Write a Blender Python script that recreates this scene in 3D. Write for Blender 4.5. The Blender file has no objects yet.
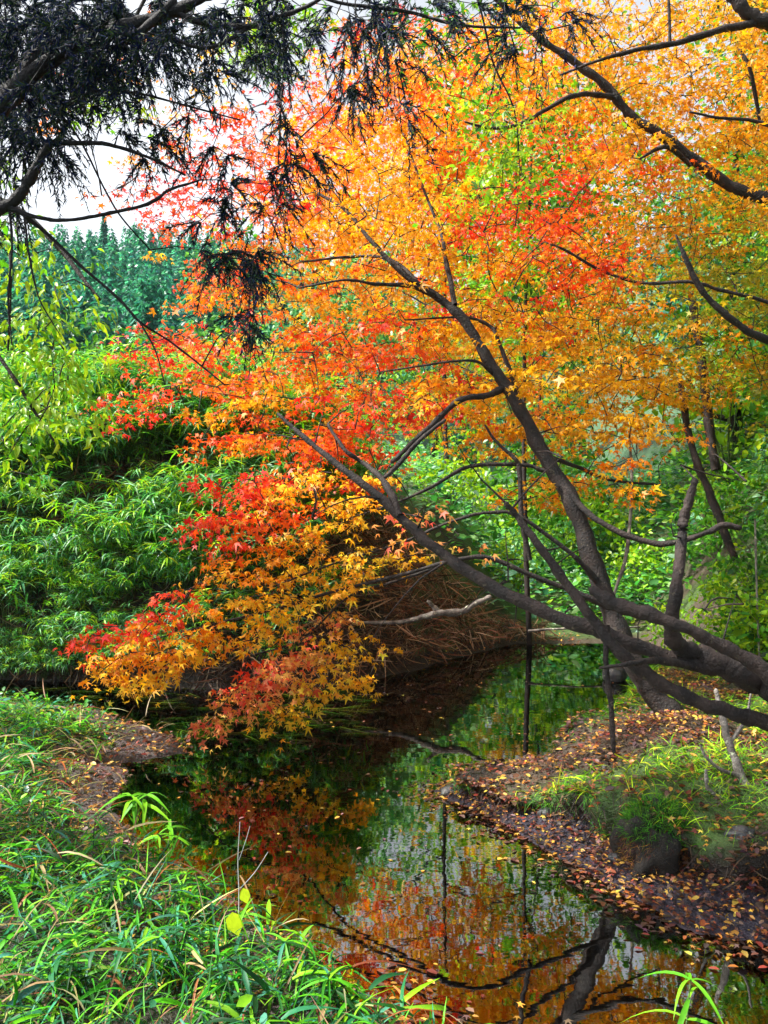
import bpy, math, random
import numpy as np
from mathutils import Vector

SEED = 7
rng = np.random.default_rng(SEED)
random.seed(SEED)
F = 832.0; HOR = 512.0; CX = 384.0; H = 1.5
scene = bpy.context.scene
COL = scene.collection

# ------------------------------------------------------------------ helpers
def P(px, py, d):
    """a point d metres ahead of the standing point, seen in the photo at px, py"""
    return np.array([(px - CX) / F * d, d, H - (py - HOR) / F * d])

def PP(pts):
    return np.array([P(*p) for p in pts])

def norm(v):
    v = np.asarray(v, float)
    return v / (np.linalg.norm(v, axis=-1, keepdims=True) + 1e-9)

def _hash(i, j, s):
    n = (i.astype(np.int64) * 374761393 + j.astype(np.int64) * 668265263 + s * 974711) & 0x7fffffff
    n = ((n ^ (n >> 13)) * 1274126177) & 0x7fffffff
    return ((n ^ (n >> 16)) & 0xffff) / 65535.0

def vnoise(x, y, s=0):
    x = np.asarray(x, float); y = np.asarray(y, float)
    i = np.floor(x); j = np.floor(y); fx = x - i; fy = y - j
    fx = fx * fx * (3 - 2 * fx); fy = fy * fy * (3 - 2 * fy)
    a = _hash(i, j, s); b = _hash(i + 1, j, s); c = _hash(i, j + 1, s); d = _hash(i + 1, j + 1, s)
    return (a * (1 - fx) + b * fx) * (1 - fy) + (c * (1 - fx) + d * fx) * fy - 0.5

def fbm(x, y, s=0, o=4):
    r = 0; a = 1.0
    for k in range(o):
        r = r + a * vnoise(x * 2 ** k, y * 2 ** k, s + k); a *= 0.5
    return r

class MB:
    """collects vertices, faces and a per-vertex colour; build() links one mesh object"""
    def __init__(self):
        self.v = []; self.c = []; self.f = {}; self.n = 0
    def add(self, verts, faces, col=(0.5, 0.5, 0.5)):
        verts = np.asarray(verts, float).reshape(-1, 3)
        faces = np.asarray(faces, dtype=np.int64)
        col = np.asarray(col, float)
        if col.ndim == 1: col = np.tile(col, (len(verts), 1))
        self.v.append(verts); self.c.append(col)
        self.f.setdefault(faces.shape[1], []).append(faces + self.n)
        self.n += len(verts)
    def build(self, name, mat, parent=None, smooth=True, extra=None):
        me = bpy.data.meshes.new(name)
        split = None
        if extra is not None and extra[0].n:      # the fine twigs that carry these leaves
            n0 = self.n; nf = {k: sum(len(a) for a in v) for k, v in self.f.items()}
            for V_, C_ in zip(extra[0].v, extra[0].c): self.v.append(V_); self.c.append(C_)
            for k, fs in extra[0].f.items():
                for a in fs: self.f.setdefault(k, []).append(a + n0)
            self.n += extra[0].n
            split = []
            for k, fs in self.f.items():
                t_ = sum(len(a) for a in fs); split.append(np.r_[np.zeros(nf.get(k, 0), int), np.ones(t_ - nf.get(k, 0), int)])
            split = np.concatenate(split).astype(np.int32)
        if self.n == 0:
            V = np.zeros((0, 3)); Cc = np.zeros((0, 3))
        else:
            V = np.concatenate(self.v); Cc = np.concatenate(self.c)
        loops = []; starts = []; tot = 0
        for k, fs in self.f.items():
            a = np.concatenate(fs)
            loops.append(a.reshape(-1)); starts.append(tot + np.arange(len(a)) * k); tot += a.size
        me.vertices.add(len(V)); me.vertices.foreach_set('co', V.astype(np.float32).reshape(-1))
        L = np.concatenate(loops).astype(np.int32); S = np.concatenate(starts).astype(np.int32)
        me.loops.add(len(L)); me.loops.foreach_set('vertex_index', L)
        me.polygons.add(len(S)); me.polygons.foreach_set('loop_start', S)
        if smooth: me.polygons.foreach_set('use_smooth', np.ones(len(S), dtype=bool))
        if split is not None: me.polygons.foreach_set('material_index', split)
        me.update(calc_edges=True)
        at = me.color_attributes.new('tint', 'FLOAT_COLOR', 'POINT')
        at.data.foreach_set('color', np.hstack([Cc, np.ones((len(Cc), 1))]).astype(np.float32).reshape(-1))
        me.materials.append(mat)
        if extra is not None: me.materials.append(extra[1])
        o = bpy.data.objects.new(name, me); COL.objects.link(o)
        if parent is not None:
            o.parent = parent
            o.matrix_parent_inverse = parent.matrix_basis.inverted()
        return o

def tag(o, label=None, cat=None, group=None, kind=None):
    if label: o['label'] = label
    if cat: o['category'] = cat
    if group: o['group'] = group
    if kind: o['kind'] = kind
    return o

def empty(name, loc, label, cat, group=None):
    o = bpy.data.objects.new(name, None); COL.objects.link(o)
    o.location = tuple(float(a) for a in loc); o.empty_display_size = .1
    return tag(o, label, cat, group)

def catmull(pts, rad, per=6):
    pts = np.asarray(pts, float); rad = np.asarray(rad, float)
    if len(pts) < 3:
        t = np.linspace(0, 1, per + 1)[:, None]
        return pts[0] * (1 - t) + pts[-1] * t, rad[0] * (1 - t[:, 0]) + rad[-1] * t[:, 0]
    p = np.vstack([2 * pts[0] - pts[1], pts, 2 * pts[-1] - pts[-2]])
    out = []; ro = []
    for i in range(len(pts) - 1):
        p0, p1, p2, p3 = p[i], p[i + 1], p[i + 2], p[i + 3]
        for k in range(per):
            t = k / per
            out.append(0.5 * ((2 * p1) + (-p0 + p2) * t + (2 * p0 - 5 * p1 + 4 * p2 - p3) * t * t + (-p0 + 3 * p1 - 3 * p2 + p3) * t ** 3))
            ro.append(rad[i] * (1 - t) + rad[i + 1] * t)
    out.append(pts[-1]); ro.append(rad[-1])
    return np.array(out), np.array(ro)

def tube(mb, pts, rad, sides=7, col=(.5, .5, .5), rough=0.0):
    pts = np.asarray(pts, float); n = len(pts)
    rad = np.broadcast_to(np.asarray(rad, float), (n,))
    t = np.gradient(pts, axis=0); t = norm(t)
    up = np.array([0.13, 0.31, 0.94]) if abs(t[:, 2]).mean() < 0.8 else np.array([0.9, 0.4, 0.1])
    a = norm(np.cross(t, up)); b = np.cross(t, a)
    ang = np.arange(sides) / sides * 2 * np.pi
    ca = np.cos(ang)[None, :, None]; sa = np.sin(ang)[None, :, None]
    r = rad[:, None, None]
    if rough > 0:
        r = r * (1 + rough * rng.normal(0, 1, (n, sides, 1)))
    ring = pts[:, None, :] + r * (ca * a[:, None, :] + sa * b[:, None, :])
    V = ring.reshape(-1, 3)
    V = np.vstack([V, pts[-1] + t[-1] * rad[-1]])
    i = np.arange(n - 1)[:, None] * sides; j = np.arange(sides)[None, :]; j2 = (j + 1) % sides
    q = np.stack([i + j, i + j2, i + sides + j2, i + sides + j], -1).reshape(-1, 4)
    m = len(mb.v)
    mb.add(V, q, col)
    # tip
    base = (n - 1) * sides
    tri = np.array([[base + k, base + (k + 1) % sides, n * sides] for k in range(sides)])
    mb.f.setdefault(3, []).append(tri + mb.n - len(V))

# leaf templates (x towards the tip, y sideways, z normal)
def maple_template(curl=.22, fold=.0, thin=.32):
    lobes = [(-118, .55), (-62, .85), (0, 1.0), (62, .85), (118, .55)]
    v = [(-.12, 0, 0)]
    for k, (a, r) in enumerate(lobes):
        ar = math.radians(a)
        v.append((r * math.cos(ar), r * math.sin(ar), -curl * r * r + fold * abs(math.sin(ar)) * r))
        if k < 4:
            am = math.radians((a + lobes[k + 1][0]) / 2)
            v.append((thin * math.cos(am), thin * math.sin(am), 0.02 + fold * .3 * abs(math.sin(am))))
    v = np.array(v)
    f = np.array([[0] + list(range(1, len(v)))])
    return v, f
MAPLE = maple_template()
MAPLES = [MAPLE, maple_template(.55, .1, .27), maple_template(.15, .45, .36), maple_template(.8, -.1, .3)]
OVAL = (np.array([(0, 0, 0), (.35, -.27, .05), (.75, -.2, .0), (1, 0, -.12), (.75, .2, 0), (.35, .27, .05), (.38, 0, -.02), (.74, 0, -.05)]),
        np.array([[0, 1, 6, 0 + 6]])[:0])
OVAL = (OVAL[0], np.array([[1, 2, 7, 6], [6, 7, 4, 5]]), np.array([[0, 1, 6], [0, 6, 5], [2, 3, 7], [7, 3, 4]]))
def blade_template(w=.06, droop=.35, seg=4):
    v = []; f = []
    for k in range(seg + 1):
        t = k / seg
        ww = w * math.sin(math.pi * min(1, .12 + t * .88) ** .8) if k < seg else 0.002
        z = -droop * t * t
        x = t * (1 - .12 * droop * t)
        v += [(x, -ww, z + ww * .35), (x, 0, z), (x, ww, z + ww * .35)]
    for k in range(seg):
        a = 3 * k
        f += [[a, a + 3, a + 4, a + 1], [a + 1, a + 4, a + 5, a + 2]]
    return np.array(v), np.array(f)
BLADE = blade_template(.06, .3)
BLADE_D = blade_template(.065, .75)
GRASS = blade_template(.028, .6)
NEEDLE = (np.array([(0, -.10, 0), (0, .10, 0), (1, 0, -.12)]), np.array([[0, 1, 2]]))

def scatter(mb, tmpl, pos, tip, nrm, size, col, flip_jit=0):
    """copies of a leaf at pos, pointing along tip, facing nrm"""
    pos = np.asarray(pos); N = len(pos)
    if N == 0: return
    T = norm(tip); B = norm(np.cross(nrm, T)); Nn = np.cross(T, B)
    v = tmpl[0]; s = np.broadcast_to(size, (N,))[:, None, None]
    V = pos[:, None, :] + s * (v[None, :, 0:1] * T[:, None, :] + v[None, :, 1:2] * B[:, None, :] + v[None, :, 2:3] * Nn[:, None, :])
    nv = len(v)
    C = np.repeat(np.asarray(col), nv, axis=0) if np.ndim(col) == 2 else col
    first = True
    off = (np.arange(N) * nv)[:, None, None]
    for f in tmpl[1:]:
        FF = (f[None] + off).reshape(-1, f.shape[1])
        if first:
            mb.add(V.reshape(-1, 3), FF, C); first = False; base = mb.n - N * nv
        else:
            mb.f.setdefault(f.shape[1], []).append(FF + base)

PAL = {
    'r': [(.78, .022, .012), (.82, .05, .014), (.70, .015, .02), (.86, .11, .012)],
    'p': [(.72, .02, .03), (.80, .06, .03), (.85, .13, .02), (.45, .02, .05)],
    'o': [(.86, .09, .008), (.88, .15, .008), (.78, .03, .012), (.90, .24, .010)],
    'a': [(.92, .33, .006), (.92, .25, .006), (.92, .45, .010), (.88, .15, .006), (.90, .38, .006)],
    'g': [(.92, .44, .008), (.90, .50, .010), (.92, .38, .008), (.86, .46, .015), (.66, .38, .02)],
    'y': [(.80, .55, .03), (.50, .50, .03), (.70, .58, .04), (.30, .42, .03)],
    'm': [(.80, .20, .08), (.84, .45, .06), (.78, .08, .05), (.85, .56, .14)],
    'n': [(.04, .19, .015), (.08, .30, .015), (.14, .36, .02), (.025, .11, .02)],
    'v': [(.18, .46, .012), (.34, .60, .015), (.10, .36, .012), (.46, .62, .02)],
    'c': [(.009, .018, .060), (.012, .032, .030), (.008, .014, .070), (.03, .06, .02)],  # cedar; the blue stands in for lens fringing against bright sky
    'k': [(.03, .20, .12), (.05, .28, .15), (.02, .14, .12)],
    's': [(.06, .30, .06), (.12, .42, .08), (.03, .16, .08), (.24, .55, .05), (.16, .44, .22), (.30, .55, .34)],
    'G': [(.74, .36, .006), (.78, .42, .008), (.70, .30, .006), (.60, .36, .012), (.80, .27, .008)],
    'Y': [(.50, .42, .02), (.34, .40, .02), (.66, .44, .02), (.18, .32, .02)],
    'L': [(.94, .58, .02), (.92, .48, .015), (.94, .66, .05), (.90, .36, .01)],  # brighter gold, lifting in colour the low sprays that the canopy shades
    'l': [(.12, .04, .02), (.26, .08, .02), (.06, .028, .022), (.42, .20, .03), (.08, .045, .055), (.20, .10, .08), (.55, .34, .06), (.16, .03, .02), (.05, .03, .02), (.10, .05, .03)],
}
def pick(p, n, jit=.12):
    """n jittered colours of a palette"""
    a = np.array(PAL[p]); c = a[rng.integers(0, len(a), n)]
    c = c * np.exp(rng.normal(0, jit, (n, 1))) * np.exp(rng.normal(0, jit * .4, (n, 3)))
    return np.clip(c, .003, .93)

# ------------------------------------------------------------------ materials
def mat_new(name):
    m = bpy.data.materials.new(name); m.use_nodes = True
    nt = m.node_tree; nt.nodes.clear()
    out = nt.nodes.new('ShaderNodeOutputMaterial')
    return m, nt, out

def leaf_mat(name, trans=.45, rough=.42, spec=.5, trans_gain=(1.15, 1.1, .8)):
    m, nt, out = mat_new(name); N = nt.nodes; Lk = nt.links
    at = N.new('ShaderNodeAttribute'); at.attribute_name = 'tint'
    pb = N.new('ShaderNodeBsdfPrincipled')
    pb.inputs['Roughness'].default_value = rough
    pb.inputs['Specular IOR Level'].default_value = spec
    no = N.new('ShaderNodeTexNoise'); no.inputs['Scale'].default_value = 70; no.inputs['Detail'].default_value = 3
    mr = N.new('ShaderNodeMapRange'); mr.inputs['To Min'].default_value = .72; mr.inputs['To Max'].default_value = 1.25
    tc = N.new('ShaderNodeTexCoord'); Lk.new(tc.outputs['Object'], no.inputs['Vector'])
    Lk.new(no.outputs['Fac'], mr.inputs['Value'])
    mx = N.new('ShaderNodeVectorMath'); mx.operation = 'SCALE'
    Lk.new(at.outputs['Color'], mx.inputs[0]); Lk.new(mr.outputs[0], mx.inputs['Scale'])
    Lk.new(mx.outputs[0], pb.inputs['Base Color'])
    tr = N.new('ShaderNodeBsdfTranslucent')
    mu = N.new('ShaderNodeVectorMath'); mu.operation = 'MULTIPLY'; mu.inputs[1].default_value = trans_gain
    Lk.new(mx.outputs[0], mu.inputs[0]); Lk.new(mu.outputs[0], tr.inputs['Color'])
    ms = N.new('ShaderNodeMixShader'); ms.inputs[0].default_value = trans
    Lk.new(pb.outputs[0], ms.inputs[1]); Lk.new(tr.outputs[0], ms.inputs[2])
    Lk.new(ms.outputs[0], out.inputs['Surface'])
    return m

def bark_mat(name, c1, c2, scale=14, rough=.8, bump=.9):
    m, nt, out = mat_new(name); N = nt.nodes; Lk = nt.links
    tc = N.new('ShaderNodeTexCoord')
    n1 = N.new('ShaderNodeTexNoise'); n1.inputs['Scale'].default_value = scale; n1.inputs['Detail'].default_value = 6
    n2 = N.new('ShaderNodeTexNoise'); n2.inputs['Scale'].default_value = scale * 6; n2.inputs['Detail'].default_value = 4
    Lk.new(tc.outputs['Object'], n1.inputs['Vector']); Lk.new(tc.outputs['Object'], n2.inputs['Vector'])
    cr = N.new('ShaderNodeValToRGB')
    cr.color_ramp.elements[0].position = .38; cr.color_ramp.elements[0].color = (*c1, 1)
    cr.color_ramp.elements[1].position = .66; cr.color_ramp.elements[1].color = (*c2, 1)
    Lk.new(n1.outputs['Fac'], cr.inputs['Fac'])
    pb = N.new('ShaderNodeBsdfPrincipled'); pb.inputs['Roughness'].default_value = rough
    n3 = N.new('ShaderNodeTexNoise'); n3.inputs['Scale'].default_value = scale * 1.9; n3.inputs['Detail'].default_value = 7; n3.inputs['Roughness'].default_value = .7
    Lk.new(tc.outputs['Object'], n3.inputs['Vector'])
    lr = N.new('ShaderNodeValToRGB'); lr.color_ramp.elements[0].position = .60; lr.color_ramp.elements[0].color = (0, 0, 0, 1)
    lr.color_ramp.elements[1].position = .68; lr.color_ramp.elements[1].color = (1, 1, 1, 1); Lk.new(n3.outputs['Fac'], lr.inputs['Fac'])
    lm = N.new('ShaderNodeMix'); lm.data_type = 'RGBA'; Lk.new(lr.outputs['Color'], lm.inputs[0]); Lk.new(cr.outputs['Color'], lm.inputs[6])
    lm.inputs[7].default_value = (c2[0] * 2.6 + .01, c2[1] * 3.2 + .012, c2[2] * 2.4 + .008, 1) if c2[0] > .01 else (*c2, 1)      # lichen
    Lk.new(lm.outputs[2], pb.inputs['Base Color'])
    bp = N.new('ShaderNodeBump'); bp.inputs['Strength'].default_value = bump; bp.inputs['Distance'].default_value = .01
    Lk.new(n2.outputs['Fac'], bp.inputs['Height']); Lk.new(bp.outputs[0], pb.inputs['Normal'])
    Lk.new(pb.outputs[0], out.inputs['Surface'])
    return m

M = dict(
    leaf=leaf_mat('maple_leaf', .5, .45, .35),
    green=leaf_mat('green_leaf', .45, .38, .5),
    blade=leaf_mat('bamboo_leaf', .38, .42, .35, (1.1, 1.2, .7)),
    grass=leaf_mat('grass_blade', .40, .48, .25, (1.1, 1.2, .7)),
    cedar=leaf_mat('cedar_needles', .10, .6, .12),
    dead=leaf_mat('fallen_leaf', .12, .5, .4),
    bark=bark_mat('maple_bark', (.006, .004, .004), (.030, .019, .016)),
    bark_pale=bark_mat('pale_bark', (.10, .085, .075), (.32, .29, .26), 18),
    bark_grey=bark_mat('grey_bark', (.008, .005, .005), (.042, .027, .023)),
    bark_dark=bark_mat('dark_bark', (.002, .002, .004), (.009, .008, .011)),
    stem=bark_mat('green_stem', (.04, .09, .02), (.12, .16, .05), 30),
    straw=leaf_mat('dry_strand', .1, .6, .3),
    moss=bark_mat('mossy_earth', (.012, .012, .006), (.07, .13, .02), 22, .9, .9),
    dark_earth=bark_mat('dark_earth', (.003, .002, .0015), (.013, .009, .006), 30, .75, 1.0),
    rock=bark_mat('wet_stone', (.02, .022, .028), (.09, .09, .09), 20, .4, .5),
)

# ------------------------------------------------------------------ terrain
shore = np.array([(-9, 6.6), (-3.06, 6.64), (-2.2, 6.3), (-1.35, 5.5), (-1.2, 5.2), (-1.6, 4.95), (-1.45, 4.7), (-1.4, 4.2), (-1.05, 3.65),
                  (-.6, 3.2), (-.28, 2.85), (.0, 2.45), (.5, 2.1), (1.5, 1.85), (2.6, 1.9), (2.5, 2.35), (1.6, 2.78), (1.13, 2.98), (.98, 3.17), (.8, 3.58),
                  (.56, 4.05), (.28, 4.48), (.5, 4.7), (.95, 4.85), (1.42, 5.15), (1.85, 5.9), (2.05, 6.7), (2.5, 7.6), (3.4, 8.4), (3.4, 9.2), (2.44, 9.5),
                  (1.5, 9.5), (.95, 8.8), (.45, 8.1), (-.03, 7.55), (-.45, 7.15), (-1.5, 7.05), (-3.4, 7.45), (-5, 7.8), (-9, 8.4)])
def sdist(x, y):
    x = np.asarray(x, float); y = np.asarray(y, float)
    d = np.full(x.shape, 1e9); ins = np.zeros(x.shape, bool)
    n = len(shore)
    for i in range(n):
        a = shore[i]; b = shore[(i + 1) % n]; e = b - a
        t = np.clip(((x - a[0]) * e[0] + (y - a[1]) * e[1]) / (e @ e), 0, 1)
        d = np.minimum(d, np.hypot(x - a[0] - t * e[0], y - a[1] - t * e[1]))
        c = ((a[1] > y) != (b[1] > y)) & (x < (b[0] - a[0]) * (y - a[1]) / (b[1] - a[1] + 1e-12) + a[0])
        ins ^= c
    return np.where(ins, -d, d)
def sst(a, b, x):
    t = np.clip((x - a) / (b - a), 0, 1); return t * t * (3 - 2 * t)
def right_mud(x, y):
    """width of the mud flat below the ledge of the right bank"""
    return np.maximum(.10 + .22 * sst(4.6, 3.4, y) + .22 * fbm(x * 1.9, y * 1.9, 12), .05)
def ledge_h(x, y):
    return (.30 + .70 * sst(.5, 1.25, x)) * np.clip(.19 + .20 * fbm(x * 2.1 + 4, y * 2.1, 9, 3), .04, .24)
def hz(x, y):
    x = np.asarray(x, float); y = np.asarray(y, float)
    sd = sdist(x, y)
    sd = sd + .06 * fbm(x * 3, y * 3, 5) * (np.abs(sd) < 1.5)
    out = np.maximum(sd, 0)
    # far bank
    top = 2.5 * sst(-.2, -1.8, x) + 1.55 * sst(1.9, .7, x) * (1 - sst(-.2, -1.8, x))
    far = sst(6.6, 7.0, y)
    fb = top * (1 - np.exp(-(out / (.75 + .35 * sst(-1, .5, x))) ** 1.5)) * far
    valley = (.06 * out + .05 * np.maximum(y - 9.4, 0)) * far
    # right bank with a ledge
    rgt = (1 - far) * sst(.05, .3, x) * sst(2.2, 2.6, y)
    mw = right_mud(x, y)
    rb = rgt * (.07 * np.minimum(out, mw) / mw + ledge_h(x, y) * sst(mw, mw + .04 + .30 * sst(.14, .06, ledge_h(x, y)), out) + .10 * np.maximum(out - mw, 0))
    # left spit
    lf = (1 - far) * (1 - sst(.05, .3, x))
    lb = lf * (.13 * out * sst(0, .5, out) + .02 * sst(0, .1, out))
    lb = np.minimum(lb, .38 + .02 * out)
    nb = (1 - far) * sst(.05, .3, x) * (1 - sst(2.2, 2.6, y)) * (.12 * out)
    z = fb + valley + rb + lb + nb
    # right-hand hillside
    foot = 2.7 + .18 * np.maximum(y - 8.5, 0) + .25 * fbm(x * .0 + 3, y * .7, 3)
    u = np.maximum(x - foot, 0)
    z = z + sst(2.6, 5.0, y) * np.minimum(.95 * u, 14) * sst(0, .8, u)
    z = z + np.where(sd > .25, .07 * fbm(x * 1.7, y * 1.7, 21) + .02 * fbm(x * 9, y * 9, 22), 0) * sst(.25, .8, out)
    # far wooded hill
    z = z + 9.5 * sst(30, 74, y - .12 * x) + 1.0 * fbm(x * .12, y * .12, 31) * sst(14, 30, y)
    bed = -.42 * sst(0, 1.3, -sd) - .03
    return np.where(sd > 0, z, bed * sst(0, .12, -sd) + .01 * fbm(x * 6, y * 6, 41))

def lip_push(x, y, sd, gx, gy):
    mw = right_mud(x, y)
    lw = sst(.3, .5, x) * sst(2.3, 2.6, y) * (1 - sst(5.4, 6.2, y)) * (sd > 0)
    lp = .17 * np.exp(-((np.maximum(sd, 0) - mw - .07) / .07) ** 2) * lw * (1 + .9 * fbm(x * 4, y * 4, 88))
    return x - gx * lp, y - gy * lp
def gpoint(x, y):
    """a ground point, with the overhang of the right bank's turf lip"""
    x = np.asarray(x, float); y = np.asarray(y, float); z = hz(x, y); e = .02
    m = (x > .2) & (x < 3.5) & (y > 2.2) & (y < 6.4)
    if m.any():
        a, b = x[m], y[m]; sd = sdist(a, b)
        X2, Y2 = lip_push(a, b, sd, (sdist(a + e, b) - sd) / e, (sdist(a, b + e) - sd) / e)
        x = x.copy(); y = y.copy(); x[m] = X2; y[m] = Y2
    return x, y, z
def axis(lo, hi, step, far, grow=1.16):
    a = list(np.arange(lo, hi, step)); s = step; v = a[-1]
    while v < far:
        s *= grow; v += s; a.append(v)
    s = step; v = a[0]; pre = []
    while v > -far:
        s *= grow; v -= s; pre.append(v)
    return np.array(pre[::-1] + a)
xs = axis(-4.2, 4.4, .04, 420); ys = axis(1.2, 10.4, .04, 420)
X, Y = np.meshgrid(xs, ys)
Z = hz(X, Y)
g = MB(); nx = len(xs); ny = len(ys)
sdg = sdist(X, Y); gy_, gx_ = np.gradient(sdg, ys, xs)
mwg = right_mud(X, Y); GX, GY = lip_push(X, Y, sdg, gx_, gy_)       # the turf lip hangs over the mud
ii = (np.arange(ny - 1)[:, None] * nx + np.arange(nx - 1)[None, :]).reshape(-1)
sd0 = sdist(X, Y)
mudR = ((sd0 > -.6) & (sd0 < right_mud(X, Y) - .02) & (X > .1) & (Y > 2.3) & (Y < 6)).astype(float)
mudL = ((sd0 < .35) & (sd0 > -.3) & (X < 0) & (Y < 6.8)).astype(float)
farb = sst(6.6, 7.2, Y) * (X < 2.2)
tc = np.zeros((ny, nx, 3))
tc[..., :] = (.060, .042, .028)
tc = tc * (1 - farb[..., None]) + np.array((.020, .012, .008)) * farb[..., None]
tc = np.where(mudR[..., None] > 0, np.array((.026, .022, .036)), tc)
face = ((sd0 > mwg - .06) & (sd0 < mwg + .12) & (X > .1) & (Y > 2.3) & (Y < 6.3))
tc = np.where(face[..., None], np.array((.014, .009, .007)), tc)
tc = np.where((mudL[..., None] > 0), np.array((.050, .034, .034)), tc)
tc = np.where(((X < .3) & (Y < 6.7) & (sd0 >= .35))[..., None], np.array((.018, .016, .008)), tc)
mossm = sst(-.05, .25, fbm(X * 1.3 + 2, Y * 1.3, 177) + .25 * sst(4.2, 5.2, Y)) * (X > .3) * (sd0 > right_mud(X, Y) + .05)
tc = tc * (1 - mossm[..., None] * .8) + np.array((.05, .11, .02)) * mossm[..., None] * .8
tc = np.where((sd0 < -.05)[..., None], np.array((.055, .020, .010)), tc)
farg = sst(12, 20, Y)[..., None]
tc = tc * (1 - farg) + np.array((.04, .10, .04)) * farg
tc = tc * (1 + .5 * fbm(X * 8, Y * 8, 61)[..., None])
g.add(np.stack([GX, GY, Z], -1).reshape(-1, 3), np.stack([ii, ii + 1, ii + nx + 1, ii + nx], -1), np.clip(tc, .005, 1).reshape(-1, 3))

m, nt, out = mat_new('bank_earth'); N = nt.nodes; Lk = nt.links
at = N.new('ShaderNodeAttribute'); at.attribute_name = 'tint'
tcn = N.new('ShaderNodeTexCoord')
n1 = N.new('ShaderNodeTexNoise'); n1.inputs['Scale'].default_value = 26; n1.inputs['Detail'].default_value = 8
Lk.new(tcn.outputs['Object'], n1.inputs['Vector'])
v1 = N.new('ShaderNodeTexVoronoi'); v1.inputs['Scale'].default_value = 34; Lk.new(tcn.outputs['Object'], v1.inputs['Vector'])
mr = N.new('ShaderNodeMapRange'); mr.inputs['To Min'].default_value = .35; mr.inputs['To Max'].default_value = 1.9
Lk.new(n1.outputs['Fac'], mr.inputs['Value'])
sc_ = N.new('ShaderNodeVectorMath'); sc_.operation = 'SCALE'
Lk.new(at.outputs['Color'], sc_.inputs[0]); Lk.new(mr.outputs[0], sc_.inputs['Scale'])
pb = N.new('ShaderNodeBsdfPrincipled'); Lk.new(sc_.outputs[0], pb.inputs['Base Color'])
rr = N.new('ShaderNodeMapRange'); rr.inputs['To Min'].default_value = .28; rr.inputs['To Max'].default_value = .85
Lk.new(n1.outputs['Fac'], rr.inputs['Value']); Lk.new(rr.outputs[0], pb.inputs['Roughness'])
n0 = N.new('ShaderNodeTexNoise'); n0.inputs['Scale'].default_value = 90; n0.inputs['Detail'].default_value = 5; Lk.new(tcn.outputs['Object'], n0.inputs['Vector'])
vs_ = N.new('ShaderNodeMath'); vs_.operation = 'MULTIPLY_ADD'; vs_.inputs[1].default_value = .25; Lk.new(v1.outputs['Distance'], vs_.inputs[0]); Lk.new(n0.outputs['Fac'], vs_.inputs[2])
ad = N.new('ShaderNodeMath'); ad.operation = 'ADD'; Lk.new(n1.outputs['Fac'], ad.inputs[0]); Lk.new(vs_.outputs[0], ad.inputs[1])
bp = N.new('ShaderNodeBump'); bp.inputs['Strength'].default_value = .8; bp.inputs['Distance'].default_value = .03
Lk.new(ad.outputs[0], bp.inputs['Height']); Lk.new(bp.outputs[0], pb.inputs['Normal'])
Lk.new(pb.outputs[0], out.inputs['Surface'])
tag(g.build('ground', m), kind='structure')

# water
w = MB()
wx = np.linspace(-12, 6, 60); wy = np.linspace(1.5, 11, 40)
WX, WY = np.meshgrid(wx, wy); k = (np.arange(39)[:, None] * 60 + np.arange(59)[None, :]).reshape(-1)
w.add(np.stack([WX, WY, WX * 0], -1).reshape(-1, 3), np.stack([k, k + 1, k + 61, k + 60], -1))
m, nt, out = mat_new('pond_water'); N = nt.nodes; Lk = nt.links
tcn = N.new('ShaderNodeTexCoord')
mp = N.new('ShaderNodeMapping'); mp.inputs['Scale'].default_value = (1, 1.6, 1); Lk.new(tcn.outputs['Object'], mp.inputs['Vector'])
n1 = N.new('ShaderNodeTexNoise'); n1.inputs['Scale'].default_value = 2.2; n1.inputs['Detail'].default_value = 3; Lk.new(mp.outputs[0], n1.inputs['Vector'])
n2 = N.new('ShaderNodeTexNoise'); n2.inputs['Scale'].default_value = 14; n2.inputs['Detail'].default_value = 2; Lk.new(mp.outputs[0], n2.inputs['Vector'])
s2 = N.new('ShaderNodeMath'); s2.operation = 'MULTIPLY_ADD'; s2.inputs[1].default_value = .09
Lk.new(n2.outputs['Fac'], s2.inputs[0]); Lk.new(n1.outputs['Fac'], s2.inputs[2])
bp = N.new('ShaderNodeBump'); bp.inputs['Strength'].default_value = .022; bp.inputs['Distance'].default_value = .05
Lk.new(s2.outputs[0], bp.inputs['Height'])
fr = N.new('ShaderNodeFresnel'); fr.inputs['IOR'].default_value = 5.5; Lk.new(bp.outputs[0], fr.inputs['Normal'])
gl = N.new('ShaderNodeBsdfGlossy'); gl.inputs['Roughness'].default_value = .015; Lk.new(bp.outputs[0], gl.inputs['Normal'])
tr = N.new('ShaderNodeBsdfTransparent'); tr.inputs['Color'].default_value = (.36, .17, .09, 1)
ms = N.new('ShaderNodeMixShader'); Lk.new(fr.outputs[0], ms.inputs[0]); Lk.new(tr.outputs[0], ms.inputs[1]); Lk.new(gl.outputs[0], ms.inputs[2])
Lk.new(ms.outputs[0], out.inputs['Surface'])
tag(w.build('water', m), kind='structure')

# ------------------------------------------------------------------ trees
def limb_pts(pts):
    """traced (px, py, d, width_px) -> points and radii"""
    p = PP([q[:3] for q in pts]); r = np.array([q[3] / 2 / F * q[2] for q in pts])
    P_, R_ = catmull(p, r, 9); n = len(P_)
    for w_ in (.045, .03):
        k = rng.random() * 6.28; f = rng.uniform(1.5, 4)
        R_ = R_ * (1 + w_ * 1.6 * np.sin(np.arange(n) * f / 3 + k))
    wob = rng.normal(0, 1, (n, 3)); wob = (wob + np.roll(wob, 1, 0) + np.roll(wob, -1, 0)) / 3; wob[0] = wob[-1] = 0
    return P_ + wob * R_[:, None] * .16, R_

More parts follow.
